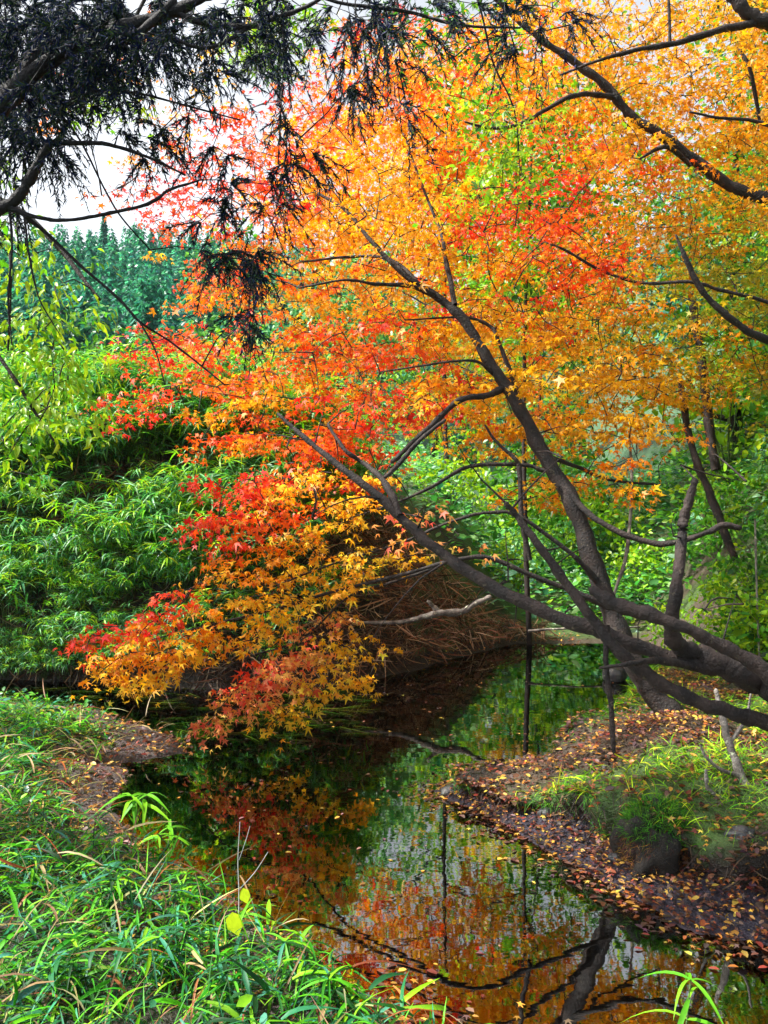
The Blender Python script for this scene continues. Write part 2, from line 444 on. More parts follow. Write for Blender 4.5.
class Skeleton:
    def __init__(self): self.a = np.empty((256, 3)); self.n = 0
    def add(self, pts):
        k = len(pts)
        while self.n + k > len(self.a): self.a = np.concatenate([self.a, np.empty_like(self.a)])
        self.a[self.n:self.n + k] = pts; self.n += k
    def nearest(self, q):
        e = self.a[:self.n] - q; d = np.einsum('ij,ij->i', e, e); i = int(d.argmin()); return self.a[i].copy(), math.sqrt(d[i])

def twig_to(mb, sk, q, r0=.004, r1=.0015, sag=.06, col=(.5, .5, .5), sides=4, maxlen=9):
    a, dist = sk.nearest(q)
    if dist < .03: return norm(q - a + np.array([0, 0, 1e-3]))
    n = max(3, int(min(dist, 3) / .12) + 2)
    t = np.linspace(0, 1, n)[:, None]
    side = norm(np.cross(q - a, rng.normal(size=3)))
    pts = a * (1 - t) + q * t + side * (np.sin(t * np.pi) * dist * rng.normal(0, .09)) + np.array([0, 0, 1]) * np.sin(t * np.pi) * dist * sag
    pts[1:-1] += rng.normal(0, .012, (n - 2, 3)) * min(1, dist)
    rr = np.linspace(r0 * (1 + dist * .9), r1, n)
    tube(mb, pts, rr, sides, col)
    sk.add(pts[1:])
    return norm(pts[-1] - pts[-2])

def spray_leaves(mb, c, direction, R, n, pal, size, tmpl=MAPLE, droop=.35, tilt=.45, flat=.11, down=.5):
    """a flat layered spray of leaves at the end of a twig"""
    d = direction * np.array([1, 1, .4]); d = norm(d)
    nrm0 = norm(np.array([0, 0, 1]) + rng.normal(0, .22, 3))
    u = norm(d - nrm0 * (d @ nrm0)); v = np.cross(nrm0, u)
    r = np.sqrt(rng.random(n)) * R; a = rng.random(n) * 2 * np.pi
    lx = r * np.cos(a) * 1.25; ly = r * np.sin(a) * .85
    pos = c + lx[:, None] * u + ly[:, None] * v + rng.normal(0, flat * R, n)[:, None] * nrm0
    pos[:, 2] -= droop * r * r / R
    tip = norm(lx[:, None] * u + ly[:, None] * v + rng.normal(0, .6 * R, (n, 3))) + np.array([0, 0, -down]) * rng.random((n, 1))
    nr = norm(nrm0 + rng.normal(0, tilt, (n, 3)) + np.array([0, -.35, 0]))
    base = pick(pal, 1, .05)[0]
    col = pick(pal, n, .16) * .55 + base * .45
    if tmpl is MAPLE:
        which = rng.integers(0, 4, n); sz = size * np.exp(rng.normal(0, .25, n))
        for k in range(4):
            w_ = which == k
            if w_.any(): scatter(mb, MAPLES[k], pos[w_], tip[w_], nr[w_], sz[w_], np.clip(col[w_], .003, .93))
        return
    scatter(mb, tmpl, pos, tip, nr, size * np.exp(rng.normal(0, .2, n)), np.clip(col, .003, .93))

def grid_sprays(rows, per, depth, y0=0, sparse='p', x0=0):
    out = []; dense = 'C'
    for r, row in enumerate(rows):
        for c, ch in enumerate(row):
            if ch in '. ': continue
            k = per * (.5 if ch in sparse else 1.8 if ch in dense else 3.4 if ch == 'D' else 1)
            k = int(k) + (rng.random() < k % 1)
            for _ in range(k):
                px = x0 + 32 * (c + rng.uniform(-.15, 1.15)); py = y0 + 32 * (r + rng.uniform(-.15, 1.15))
                out.append((P(px, py, depth(px, py)), ch))
    return out

def tiers(sprays, per, wide=.34, thin=.03, slope=0.0, depth=.30):
    """each sampled point becomes a flat layer made of several sprays"""
    out = []
    for q, ch in sprays:
        n = max(2, int(per * rng.uniform(.5, 1.5)))
        ax = rng.normal(0, .12)
        for _ in range(n):
            dx = rng.uniform(-wide, wide); dy = rng.uniform(-depth, depth)
            c2 = ch if ch != 'a' or rng.random() < .66 else 'g'
            out.append((q + np.array([dx, dy, slope * dx + ax * dx - .25 * dx * dx / wide + rng.normal(0, thin)]), c2))
    return out

def make_tree(name, label, cat, base, limbs, sprays, size, nleaf, R, leafmat, barkmat, group=None, tmpl=MAPLE, twig_r=.004,
              droop=.35, tilt=.45, rough=.04, sides=9, part='crown', sparse='p', down=.5, limb_labels={}):
    root = empty(name, base, label, cat, group)
    sk = Skeleton()
    for i, L in enumerate(limbs):
        pts, rad = limb_pts(L) if len(L[0]) == 4 and not isinstance(L, np.ndarray) else L
        b = MB(); tube(b, pts, rad, sides, rough=rough)
        o = b.build('trunk' if i == 0 else 'limb', barkmat, root)
        if i in limb_labels: o['label'] = limb_labels[i]
        sk.add(pts)
    tw = MB(); lf = MB()
    order = sorted(sprays, key=lambda s: sk.nearest(s[0])[1])
    for q, ch in order:
        d = twig_to(tw, sk, q, r0=twig_r)
        if ch == '-': continue
        n = int(nleaf * (.55 if ch in sparse else 1) * rng.uniform(.6, 1.4))
        spray_leaves(lf, q, d, R * rng.uniform(.7, 1.3), n, ch, size, tmpl, droop, tilt, down=down)
    lf.build(part, leafmat, root, extra=(tw, barkmat))
    return root

# ---- main maple, leaning over the water from the right bank
A_rows = [
 "........................",
 "..........ppo...........",
 ".........ppoaao.........",
 "......pppooaaa..........",
 ".....pppooaaaa..........",
 "....pppooaagga..........",
 "....ppporaaggga.o.......",
 "....ppoooaagggaro.......",
 "....popoagaaoggaaro.....",
 "......oagggarggggga.....",
 ".....rooggoooagggga.....",
 "....rrooaaoroaggggga....",
 "....ro.oaaoorrggagggg...",
 ".......oaaoorr.agagga...",
 "..........oo....aaa.....",
 "................a.......",
]
def dA(px, py):
    if py > 400: return 5.45 + rng.uniform(-.1, 1.0)
    return 5.35 + rng.uniform(-.15, 2.3)
LOW_rows = [
 "......rrroaa.g..",
 ".....rrrooaagg..",
 "......rroooagg..",
 "......rroaag....",
 ".......aaagggggg",
 "......aaagggggg.",
 "....rraaaggg....",
 "..rraaaaagg.m...",
 "raaaaagag..mgg..",
 "aagagg...rmmgg..",
 "..gg..rrmmmmgg..",
 ".....rmmm.mgg...",
 ".....rmm..g.....",
 "....om..........",
]
A_limbs = [
 [(705,762,4.75,30),(680,722,4.8,26),(650,688,4.85,23),(622,640,4.9,21),(597,575,5.0,19),(573,505,5.1,17),(543,452,5.2,15),(515,402,5.25,13),(488,358,5.3,11),(462,318,5.35,10),(436,296,5.4,8)],
 [(436,296,5.4,8),(405,275,5.4,6),(372,242,5.5,4.5),(345,210,5.6,3.5),(318,193,5.7,2.5)],
 [(436,296,5.4,6),(410,286,5.2,5),(375,284,5.1,3.5),(345,280,5.0,2.5),(300,288,5.0,1.8)],
 [(436,296,5.4,7),(425,290,5.4,5),(395,262,5.6,4),(360,256,5.8,3),(300,262,6,2)],
 [(455,305,5.35,6),(446,260,5.6,4.5),(440,230,5.8,3.5),(420,180,6,2.5),(400,120,6.2,1.8),(392,70,6.4,1.2)],
 [(518,408,5.25,7),(515,385,5.35,5),(500,345,5.5,4),(492,328,5.6,4),(470,318,5.6,3),(440,318,5.5,2),(405,320,5.4,1.5)],
 [(505,388,5.28,8),(485,396,5.2,6),(460,400,5.15,6),(432,425,5.1,6),(405,450,5.1,5),(392,462,5.1,5)],
 [(494,375,5.3,3.5),(478,362,5.2,3),(455,361,5.2,2.6),(420,366,5.3,2),(380,372,5.4,1.5)],
 [(545,455,5.2,6),(575,466,5.4,4),(610,480,5.6,3.2),(660,485,5.8,2.5)],
 [(560,480,5.15,8),(585,510,5.0,6),(615,530,4.9,6),(660,544,4.8,6),(700,535,4.7,5),(722,526,4.7,7),(740,528,4.7,6)],
 [(545,472,5.1,5),(530,466,5.1,4),(500,464,5.1,4),(465,468,5.1,4),(430,488,5.0,3.5),(395,503,5.0,2),(350,518,5.0,1.5)],
 [(600,585,4.95,8),(580,562,4.9,5),(560,545,4.9,4.5),(520,517,4.9,4),(495,512,4.9,3.5),(455,520,4.9,3),(400,543,4.95,2.5),(330,565,5,2),(265,590,5.1,1.6)],
 [(610,608,4.8,7),(575,592,4.8,6),(530,575,4.8,5),(490,558,4.8,5),(455,560,4.8,4.5),(405,574,4.85,4),(340,590,5,3.2),(280,608,5.1,2.6),(210,625,5.2,1.8),(150,640,5.2,1.2)],
 [(455,560,4.8,3),(400,580,4.9,3),(350,596,5,2.4),(300,640,5.1,2),(240,660,5.1,1.6),(200,690,5.1,1.2)],
 [(530,560,5.0,5),(522,520,5.0,5),(519,470,5.05,5),(516,460,5.05,4),(495,440,5.1,3),(485,425,5.1,2)],
]
SA = tiers(grid_sprays(A_rows, 1.55, dA), 7.5, thin=.02, slope=.05)
SA_low = []
for r_, row in enumerate(LOW_rows):
    for c_, ch in enumerate(row):
        if ch == '.': continue
        if rng.random() < (.74 if ch != 'm' else .8):
            SA_low.append((P(80 + 20 * (c_ + rng.uniform(0, 1)), 470 + 20 * (r_ + rng.uniform(.3, .7)), 5.0 + rng.uniform(-.15, .3)), ch))
SA += [(q, 'L' if ch == 'g' else ch) for q, ch in tiers(SA_low, 4.2, .17, .008, .42, .12)]
SA += [(P(rng.uniform(200, 560), rng.uniform(60, 560), rng.uniform(5.1, 5.5)), '-') for _ in range(70)]
for _ in range(170): SA.append((np.array([rng.uniform(-1.6, 1.5), rng.uniform(5.9, 8.5), rng.uniform(2.2, 3.4)]), random.choice('oarg')))
for _ in range(150):   # the crown goes on above and behind what the frame shows
    SA.append((np.array([rng.uniform(-2.2, 1.6), rng.uniform(5.2, 8.4), rng.uniform(3.6, 5.6)]), random.choice('oag')))
SA = [s for s in SA if s[0][2] > .12]
def gap_sky(q):
    return False
make_tree('maple_tree', 'large leaning maple with red, orange and gold leaves sweeping down over the pond', 'tree',
          P(705, 762, 4.75), A_limbs, SA, .031, 19, .13, M['leaf'], M['bark'])

# ---- second tree: near dark limbs crossing in from the right edge
B_limbs = [
 [(960,900,2.9,80),(920,800,3.0,66),(860,738,3.1,48),(810,702,3.15,40),(768,683,3.2,34),(720,664,3.2,28),(690,652,3.25,22)],
 [(730,668,3.2,22),(700,665,3.2,16),(650,650,3.25,17),(600,632,3.3,18),(545,612,3.4,16),(495,588,3.5,15),(450,558,3.6,13),(412,528,3.7,12),(378,496,3.8,10),(345,470,3.9,8),(312,444,4,6.5),(278,414,4.1,4)],
 [(400,516,3.72,8),(392,495,3.8,9),(380,477,3.9,7),(362,462,4.0,5),(345,450,4.0,5),(328,424,4.1,3)],
 [(384,478,3.9,4),(395,468,3.95,6),(420,440,4.0,5),(445,420,4.1,4)],
 [(860,738,3.1,30),(768,721,3.15,17),(735,713,3.1,17),(690,698,3.1,16),(650,677,3.1,16),(615,648,3.1,14),(590,615,3.15,12),(560,575,3.2,11),(535,540,3.25,9),(518,518,3.3,7),(506,503,3.3,6)],
 [(810,702,3.15,30),(775,680,3.0,19),(745,658,3.0,17),(710,640,3.0,15),(680,626,3.0,13),(640,612,3.05,18),(610,600,3.1,17),(592,590,3.15,10)],
 [(706,658,3.22,20),(684,648,3.2,20),(671,634,3.15,19),(676,590,3.1,14),(681,550,3.15,12),(684,520,3.2,12),(690,497,3.2,10),(695,480,3.2,7)],
 [(607,625,3.12,7),(606,660,3.1,6),(610,700,3.1,7),(613,740,3.1,6),(614,752,3.1,4)],
 [(700,668,3.2,10),(660,660,3.1,9),(630,664,3.0,6),(600,668,3.0,3)],
]
B_limbs = [[(a, b_, c_, w_ * (.86 if a < 760 else 1)) for a, b_, c_, w_ in L] for L in B_limbs]
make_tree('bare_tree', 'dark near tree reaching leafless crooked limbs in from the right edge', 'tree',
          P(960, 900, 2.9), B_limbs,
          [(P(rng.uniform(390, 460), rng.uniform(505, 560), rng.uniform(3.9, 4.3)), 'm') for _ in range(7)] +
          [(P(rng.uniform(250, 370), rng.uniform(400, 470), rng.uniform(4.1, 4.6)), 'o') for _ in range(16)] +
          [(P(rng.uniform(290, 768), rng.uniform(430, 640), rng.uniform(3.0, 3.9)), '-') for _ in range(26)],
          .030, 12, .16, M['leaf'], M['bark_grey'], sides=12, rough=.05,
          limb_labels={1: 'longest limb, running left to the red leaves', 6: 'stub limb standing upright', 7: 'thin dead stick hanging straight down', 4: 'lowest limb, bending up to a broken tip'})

# ---- golden maple, top right
C_rows = [
 "................aggggggggggg",
 "...............aagggggggggyg",
 "................aggggggggggg",
 "................oaggggggggyg",
 ".................oaggggggggg",
 ".................rooaggggyg.",
 "...............rroaagggyggyg",
 "................ooagggyygyyg",
 "................oagggyyygyyg",
 "...............o.ggyyyyyyggg",
 "..................gyygyyyggg",
 "...................gggygyyg.",
 "....................gg..yy..",
]
def dC(px, py): return 5.75 + rng.uniform(0, 2.4)
C_limbs = [
 [(1010,620,6.0,60),(990,480,6.0,52),(960,340,5.9,44),(910,250,5.8,30),(850,215,5.8,18),(768,198,5.8,12),(735,188,5.8,11),(700,164,5.8,11),(660,135,5.8,10),(628,112,5.8,9),(608,88,5.8,9),(575,62,5.8,8),(540,38,5.8,6),(505,8,5.8,5),(480,-15,5.8,4)],
 [(960,340,5.9,30),(900,180,5.7,26),(830,80,5.6,20),(780,30,5.5,14),(752,16,5.5,13),(735,0,5.5,12),(700,-40,5.5,8)],
 [(760,22,5.5,8),(720,30,5.5,7),(680,42,5.5,6),(640,49,5.5,5),(600,60,5.5,3),(560,75,5.6,2)],
 [(614,97,5.8,6),(590,94,5.7,5),(570,97,5.6,5),(545,110,5.6,4),(520,124,5.5,3.5),(490,128,5.5,3),(465,122,5.5,2)],
 [(690,165,5.8,5),(670,148,5.6,5),(655,150,5.6,4),(640,159,5.6,2)],
 [(960,340,5.9,18),(850,365,5.5,12),(768,340,5.2,8),(735,322,5.1,7),(705,295,5.1,6),(690,268,5.1,6),(682,250,5.1,4),(676,235,5.1,2)],
 [(850,330,5.6,8),(768,302,5.5,4),(720,290,5.5,3.5),(690,282,5.5,3.5),(640,283,5.6,3),(600,270,5.7,3),(565,250,5.7,2.5),(545,242,5.8,1.5)],
 [(670,45,5.5,3),(669,10,5.5,3),(668,-20,5.5,2)],
 [(760,120,5.8,4),(750,70,5.7,4),(740,50,5.7,3)],
 [(850,170,5.6,6),(768,125,5.6,4),(720,118,5.6,3),(690,112,5.6,2)],
]
SC = [(q, {'g': 'G', 'y': 'Y'}.get(c, c)) for q, c in tiers(grid_sprays(C_rows, 1.8, dC), 7.5, thin=.02, slope=-.05)]
for _ in range(130):
    SC.append((np.array([rng.uniform(1.0, 5.6), rng.uniform(5.0, 8.4), rng.uniform(4.7, 6.4)]), random.choice('aGGG')))
make_tree('golden_maple', 'golden yellow maple filling the upper right corner above the pond', 'tree',
          (4.5, 6.0, float(hz(4.5, 6.0)) - .05), C_limbs, SC, .030, 19, .15, M['leaf'], M['bark'])

# ---- background trees
def wild_tree(name, label, x, y, h, spread, pal, nspray, nleaf, size, leafmat, barkmat, tmpl=OVAL, R=.6, low=.3, group=None, lean=(0, 0), droop=.3, cat='tree', tilt=.6, trunk_r=None, floor=None):
    z = float(hz(x, y)) - .1
    tr = trunk_r or h * .016
    top = np.array([x + lean[0], y + lean[1], z + h * .86])
    b = np.array([x, y, z])
    t = np.linspace(0, 1, 6)[:, None]
    tp = b * (1 - t) + top * t + np.sin(t * 4) * rng.normal(0, .03 * h, 3) * np.array([1, 1, 0])
    limbs = [catmull(tp, np.linspace(tr, tr * .25, 6), 5)]
    for k in range(int(rng.integers(6, 9))):
        f = rng.uniform(low, .92); a = rng.random() * 2 * np.pi
        i = int(f * (len(limbs[0][0]) - 1)); s = limbs[0][0][i]
        ln = spread * rng.uniform(.5, .9) * (1.1 - .5 * f)
        e = s + np.array([math.cos(a) * ln, math.sin(a) * ln, ln * rng.uniform(.15, .6)])
        mid = (s + e) / 2 + rng.normal(0, .07 * ln, 3)
        limbs.append(catmull(np.array([s, mid, e]), np.array([tr * .45, tr * .3, tr * .12]), 5))
    sp = []
    while len(sp) < nspray:
        q = rng.normal(0, 1, 3); q = q / np.linalg.norm(q) * rng.random() ** .45
        c = np.array([x + lean[0] * .7, y + lean[1] * .7, z + h * (.5 + low / 2)]) + q * np.array([spread, spread, h * (1 - low) / 2])
        if fbm(c[0] / spread * 2.2 + 9, (c[2] + c[1]) / spread * 2.2, 91, 2) < -.16: continue
        if floor is not None and c[2] < floor: continue
        sp.append((c, pal[rng.integers(len(pal))]))
    return make_tree(name, label, cat, (x, y, z), limbs, sp, size, nleaf, R, leafmat, barkmat, group=group, tmpl=tmpl, twig_r=.008,
                     droop=droop, tilt=tilt, sides=7, sparse='')

wild_tree('maple_tree', 'orange maple standing behind the leaning maple, seen between its branches', 1.0, 12.8, 7.2, 2.4, 'aagaog', 380, 36, .075, M['leaf'], M['bark'], MAPLE, R=.5, low=.36, trunk_r=.04)
wild_tree('maple_tree', 'tall gold maple behind the golden crown at the upper right', 5.9, 11.2, 11.5, 3.0, 'GGag', 420, 34, .07, M['leaf'], M['bark'], MAPLE, R=.5, low=.42, trunk_r=.07)
wild_tree('maple_tree', 'bright yellow maple far up the stream behind the bend', 3.6, 22.5, 8, 3.2, 'yyg', 150, 30, .13, M['leaf'], M['bark'], MAPLE, trunk_r=.035, R=.7, low=.12)
wild_tree('broadleaf_tree', 'green leafy tree showing through the gap at the top between red and gold crowns', 1.65, 9.4, 7.8, 1.25, 'vvn', 190, 30, .085, M['green'], M['bark'], trunk_r=.035, R=.42, low=.45)
wild_tree('broadleaf_tree', 'tall green tree on the right slope behind the yellow leaves', 6.6, 10.8, 8, 2.6, 'nnv', 220, 30, .10, M['green'], M['bark'], R=.55, low=.12)
wild_tree('broadleaf_tree', 'dark green tree low on the right slope, its trunk among the shrubs', 4.9, 9.4, 4.6, 1.5, 'nnv', 150, 28, .085, M['green'], M['bark'], R=.42, low=.2)
wild_tree('broadleaf_tree', 'pale green tree beyond the end of the stream', 1.2, 26, 8, 3.6, 'sv', 200, 30, .16, M['green'], M['bark'], R=.8, low=.05)
wild_tree('broadleaf_tree', 'blue-green tree closing the view behind the brown bank', -1.8, 21, 5.6, 3.0, 'ssn', 200, 30, .15, M['green'], M['bark'], R=.75, low=.05)
wild_tree('broadleaf_tree', 'broad green tree behind the middle of the orange crown', 2.8, 17, 11, 3.2, 'nvn', 240, 30, .13, M['green'], M['bark'], trunk_r=.035, R=.65, low=.1)
wild_tree('broadleaf_tree', 'green tree on the crest of the right slope', 9.6, 15.5, 10, 3.6, 'nv', 220, 30, .15, M['green'], M['bark'], R=.75, low=.08)
wild_tree('broadleaf_tree', 'green tree showing between the golden leaves and the right slope', 5.6, 13.2, 7, 2.6, 'nnv', 220, 30, .12, M['green'], M['bark'], R=.6, low=.05)
wild_tree('broadleaf_tree', 'tall green tree behind the stub limb, high on the slope', 8.2, 12.6, 8, 2.6, 'nv', 220, 30, .12, M['green'], M['bark'], R=.6, low=.05)

# ---- yellow-green overhanging tree at the left edge
DL_limbs = [
 [(-220,560,5.0,40),(-180,380,4.9,34),(-120,260,4.8,24),(-50,200,4.7,14),(10,205,4.6,7),(60,250,4.5,5),(100,300,4.4,3)],
 [(-120,260,4.8,12),(-50,300,4.6,6),(5,365,4.5,4),(40,420,4.5,3),(60,450,4.5,2)],
 [(-50,200,4.7,8),(5,240,4.6,4),(10,300,4.5,3),(8,350,4.5,2)],
]
G_rows = [
 "v.......",
 "vv......",
 "vv......",
 "vvp.....",
 "vv......",
 "vvp.....",
 "vvp.....",
 "v.......",
]
SG = [(q, 'v') for q, c in grid_sprays(G_rows, 3.0, lambda a, b: 4.4 + rng.uniform(-.2, 1.0), y0=224)]
for _ in range(60): SG.append((P(rng.uniform(-260, 0), rng.uniform(100, 470), rng.uniform(4.2, 5.6)), 'v'))
LOBED = blade_template(.20, .35, 3)
make_tree('overhanging_tree', 'yellow-green leafy tree hanging its twigs in at the left edge', 'tree', P(-220, 560, 5.0), DL_limbs, SG, .055, 30, .24,
          M['green'], M['bark'], tmpl=LOBED, droop=.5, down=1.2, sparse='')

# ---- cedar, top left, near and dark
cedar_limbs = [
 [(-330,700,3.4,110),(-310,420,3.4,100),(-280,240,3.3,85),(-220,160,3.2,60),(-120,130,3.1,40),(-40,122,3.0,30),(8,95,3.0,24),(45,52,3.0,19),(95,33,3.0,16),(150,20,3.0,13),(200,0,3.0,9),(240,-20,3.0,6)],
 [(-120,130,3.1,22),(-40,150,3.0,18),(20,84,2.9,16),(70,48,2.9,14),(110,30,2.9,10),(135,35,2.9,8),(175,0,3,6)],
 [(-220,160,3.2,30),(-100,260,3.0,18),(-40,225,2.9,14),(8,205,2.9,11),(30,180,2.9,10),(50,145,2.9,7),(75,143,2.9,5),(110,145,2.9,4),(150,158,2.9,3),(185,175,3,2)],
 [(0,205,2.9,7),(40,218,2.9,4),(70,220,2.9,3.5),(115,212,2.9,3.5),(150,203,2.9,3.5),(170,190,2.9,3),(200,180,2.9,2)],
 [(20,212,2.9,5),(45,232,3,3.5),(80,265,3,3),(120,300,3,3),(140,322,3,2.5),(175,345,3.1,2),(225,385,3.1,1.5)],
 [(140,322,3,2),(155,350,3,1.5),(165,385,3,1.2)],
 [(160,5,3.0,8),(200,22,3.0,6),(245,27,3,6),(270,20,3,5),(310,5,3,4),(340,-15,3,3)],
 [(248,27,3,4),(225,42,3,4),(200,48,3,3.5),(160,35,3,3),(110,32,3,3)],
 [(60,110,3,4),(90,92,3,3),(130,92,3,2.5),(180,104,3,2),(240,120,3.1,1.5)],
 [(55,110,3,3),(80,140,3,2),(115,208,3,1.8),(150,250,3.1,1.4)],
 [(10,210,2.9,3),(12,250,2.9,2),(8,300,2.9,2),(12,345,2.9,1.4)],
 [(24,214,2.9,2.5),(30,260,2.9,2),(40,300,2.9,1.5),(60,335,2.9,1)],
 [(270,-40,3.2,5),(330,0,3.2,4),(400,10,3.2,3.5),(460,25,3.3,3),(520,28,3.3,2)],
]
K_rows = [
 "DDDDCCCcCccCcc.ccc",
 "DDDCCcc.C.cccc.c..",
 "DCCCc.c.c.cc......",
 "CCc.cc......c.....",
 "CC..c.c.cc........",
 "c......ccc........",
 "c......cc.........",
 "......cc..........",
 "......cC..........",
 ".......c..........",
 ".......c..........",
]
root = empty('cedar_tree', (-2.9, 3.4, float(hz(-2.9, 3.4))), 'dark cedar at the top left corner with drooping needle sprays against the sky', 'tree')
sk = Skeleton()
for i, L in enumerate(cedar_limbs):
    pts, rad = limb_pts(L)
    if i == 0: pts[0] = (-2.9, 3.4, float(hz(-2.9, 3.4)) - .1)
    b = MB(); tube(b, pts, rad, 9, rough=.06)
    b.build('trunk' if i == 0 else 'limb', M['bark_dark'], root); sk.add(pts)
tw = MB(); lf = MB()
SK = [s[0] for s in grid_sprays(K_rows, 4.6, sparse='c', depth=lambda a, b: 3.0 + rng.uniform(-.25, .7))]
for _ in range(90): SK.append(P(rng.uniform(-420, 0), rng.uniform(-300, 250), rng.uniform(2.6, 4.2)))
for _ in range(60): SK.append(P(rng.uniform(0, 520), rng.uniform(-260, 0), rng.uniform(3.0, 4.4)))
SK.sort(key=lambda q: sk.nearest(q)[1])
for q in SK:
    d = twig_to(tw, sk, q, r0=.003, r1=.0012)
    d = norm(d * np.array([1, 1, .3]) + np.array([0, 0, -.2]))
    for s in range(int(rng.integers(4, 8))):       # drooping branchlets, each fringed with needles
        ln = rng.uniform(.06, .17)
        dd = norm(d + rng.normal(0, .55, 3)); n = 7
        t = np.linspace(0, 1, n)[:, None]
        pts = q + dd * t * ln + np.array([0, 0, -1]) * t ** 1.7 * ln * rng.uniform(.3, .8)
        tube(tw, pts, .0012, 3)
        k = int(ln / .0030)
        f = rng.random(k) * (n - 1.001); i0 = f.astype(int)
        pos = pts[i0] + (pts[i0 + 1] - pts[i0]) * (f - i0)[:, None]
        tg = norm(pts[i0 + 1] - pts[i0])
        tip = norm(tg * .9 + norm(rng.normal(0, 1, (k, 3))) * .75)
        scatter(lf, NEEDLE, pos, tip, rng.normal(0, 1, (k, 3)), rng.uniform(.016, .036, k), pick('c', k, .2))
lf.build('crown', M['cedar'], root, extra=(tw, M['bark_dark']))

# green maple sprigs hanging at the top, among the cedar
make_tree('green_maple', 'fresh green leafed branches hanging among the dark cedar at the top', 'tree', P(330, -330, 4.6),
          [[(330,-330,4.6,14),(300,-200,4.5,10),(275,-80,4.4,7),(262,10,4.3,4),(262,55,4.3,2)], [(300,-200,4.5,7),(180,-60,4.3,5),(110,70,4.2,3),(95,115,4.2,2)], [(330,-330,4.6,8),(420,-200,4.8,5),(478,0,5,2.5),(492,60,5.1,2),(514,110,5.2,1.6),(520,170,5.2,1)], [(300,-200,4.5,8),(380,-90,4.6,5),(400,20,4.6,2)]],
          [(P(rng.normal(262, 16), rng.normal(45, 22), 4.3 + rng.normal(0, .1)), 'v') for _ in range(26)] +
          [(P(rng.normal(280, 26), rng.normal(10, 14), 4.3 + rng.normal(0, .1)), 'v') for _ in range(14)] +
          [(P(rng.normal(95, 24), rng.normal(100, 14), 4.2 + rng.normal(0, .1)), 'v') for _ in range(12)] +
          [(P(rng.normal(510, 22), rng.normal(150, 30), 5.2 + rng.normal(0, .1)), 'v') for _ in range(34)] +
          [(P(rng.normal(430, 40), rng.normal(30, 18), 4.9 + rng.normal(0, .1)), 'n') for _ in range(22)],
          .034, 12, .13, M['green'], M['bark_dark'], sparse='')

# ------------------------------------------------------------------ far wood on the hill
def conifer(mb, x, y, h, r, tr=None):
    z = float(hz(x, y)) - .5
    if tr is not None: tube(tr, np.array([[x, y, z], [x, y, z + h * .5], [x, y, z + h * .96]]), [h * .016, h * .01, .02], 6)
    k = int((620 if tr is not None else 330) * (h / 9))
    t = rng.random(k) ** .8; a = rng.random(k) * 2 * np.pi
    rr = r * (1 - t) ** .85 * rng.uniform(.35, 1, k) + .05
    pos = np.stack([x + np.cos(a) * rr * .3, y + np.sin(a) * rr * .3, z + h * (.08 + .92 * t)], -1)
    tip = np.stack([np.cos(a), np.sin(a), -rng.uniform(.1, .7, k)], -1)
    scatter(mb, BRANCH, pos, tip, np.array([0, 0, 1.]) + rng.normal(0, .4, (k, 3)), (rr * .45 + .16), pick('k', k, .35))
BRANCH = (np.array([(0, 0, 0), (.3, -.22, 0), (.55, -.16, -.1), (.6, -.3, -.12), (1, 0, -.2), (.6, .3, -.12), (.55, .16, -.1), (.3, .22, 0)]), np.array([[0, 1, 2, 3, 4, 5, 6, 7]]))
fw = MB()
for i_ in range(1150):
    y = rng.uniform(31, 92); x = rng.uniform(-.62, -.08) * y if i_ < 800 else rng.uniform(-1.1, 1.1) * y * .75
    conifer(fw, x, y, rng.uniform(4.5, 7), rng.uniform(1.2, 1.9))
tag(fw.build('far_wood', M['green']), 'blue-green conifer wood covering the far hill at left', 'wood', kind='stuff')
tips = [(42, 76, 7.5, 'leftmost conifer rising above the far wood, under the sloping branch'), (76, 74, 6.5, 'small pointed conifer on the far skyline between two wider ones'),
        (104, 72, 9.0, 'tall blue-green conifer standing highest on the far skyline'), (152, 72, 7.5, 'broad conifer with a rounded top under the bright sky'),
        (192, 73, 8.2, 'conifer on the skyline beside the hanging red leaves'), (226, 74, 8, 'slim conifer half behind the red leaves')]
for px, y, h, lb in tips:
    x = (px - CX) / F * y
    r = empty('conifer', (x, y, float(hz(x, y))), lb, 'tree', 'conifers on the far skyline')
    t_ = MB(); c_ = MB(); conifer(c_, x, y, h, 1.9, t_); conifer(c_, x, y, h, 1.6); conifer(c_, x, y, h, 1.9)
    t_.build('trunk', M['bark'], r); c_.build('crown', M['green'], r)

# ------------------------------------------------------------------ undergrowth
def ground_scatter(n, f, zoff=0.0):
    """random ground points kept where f(x, y) says so"""
    pass

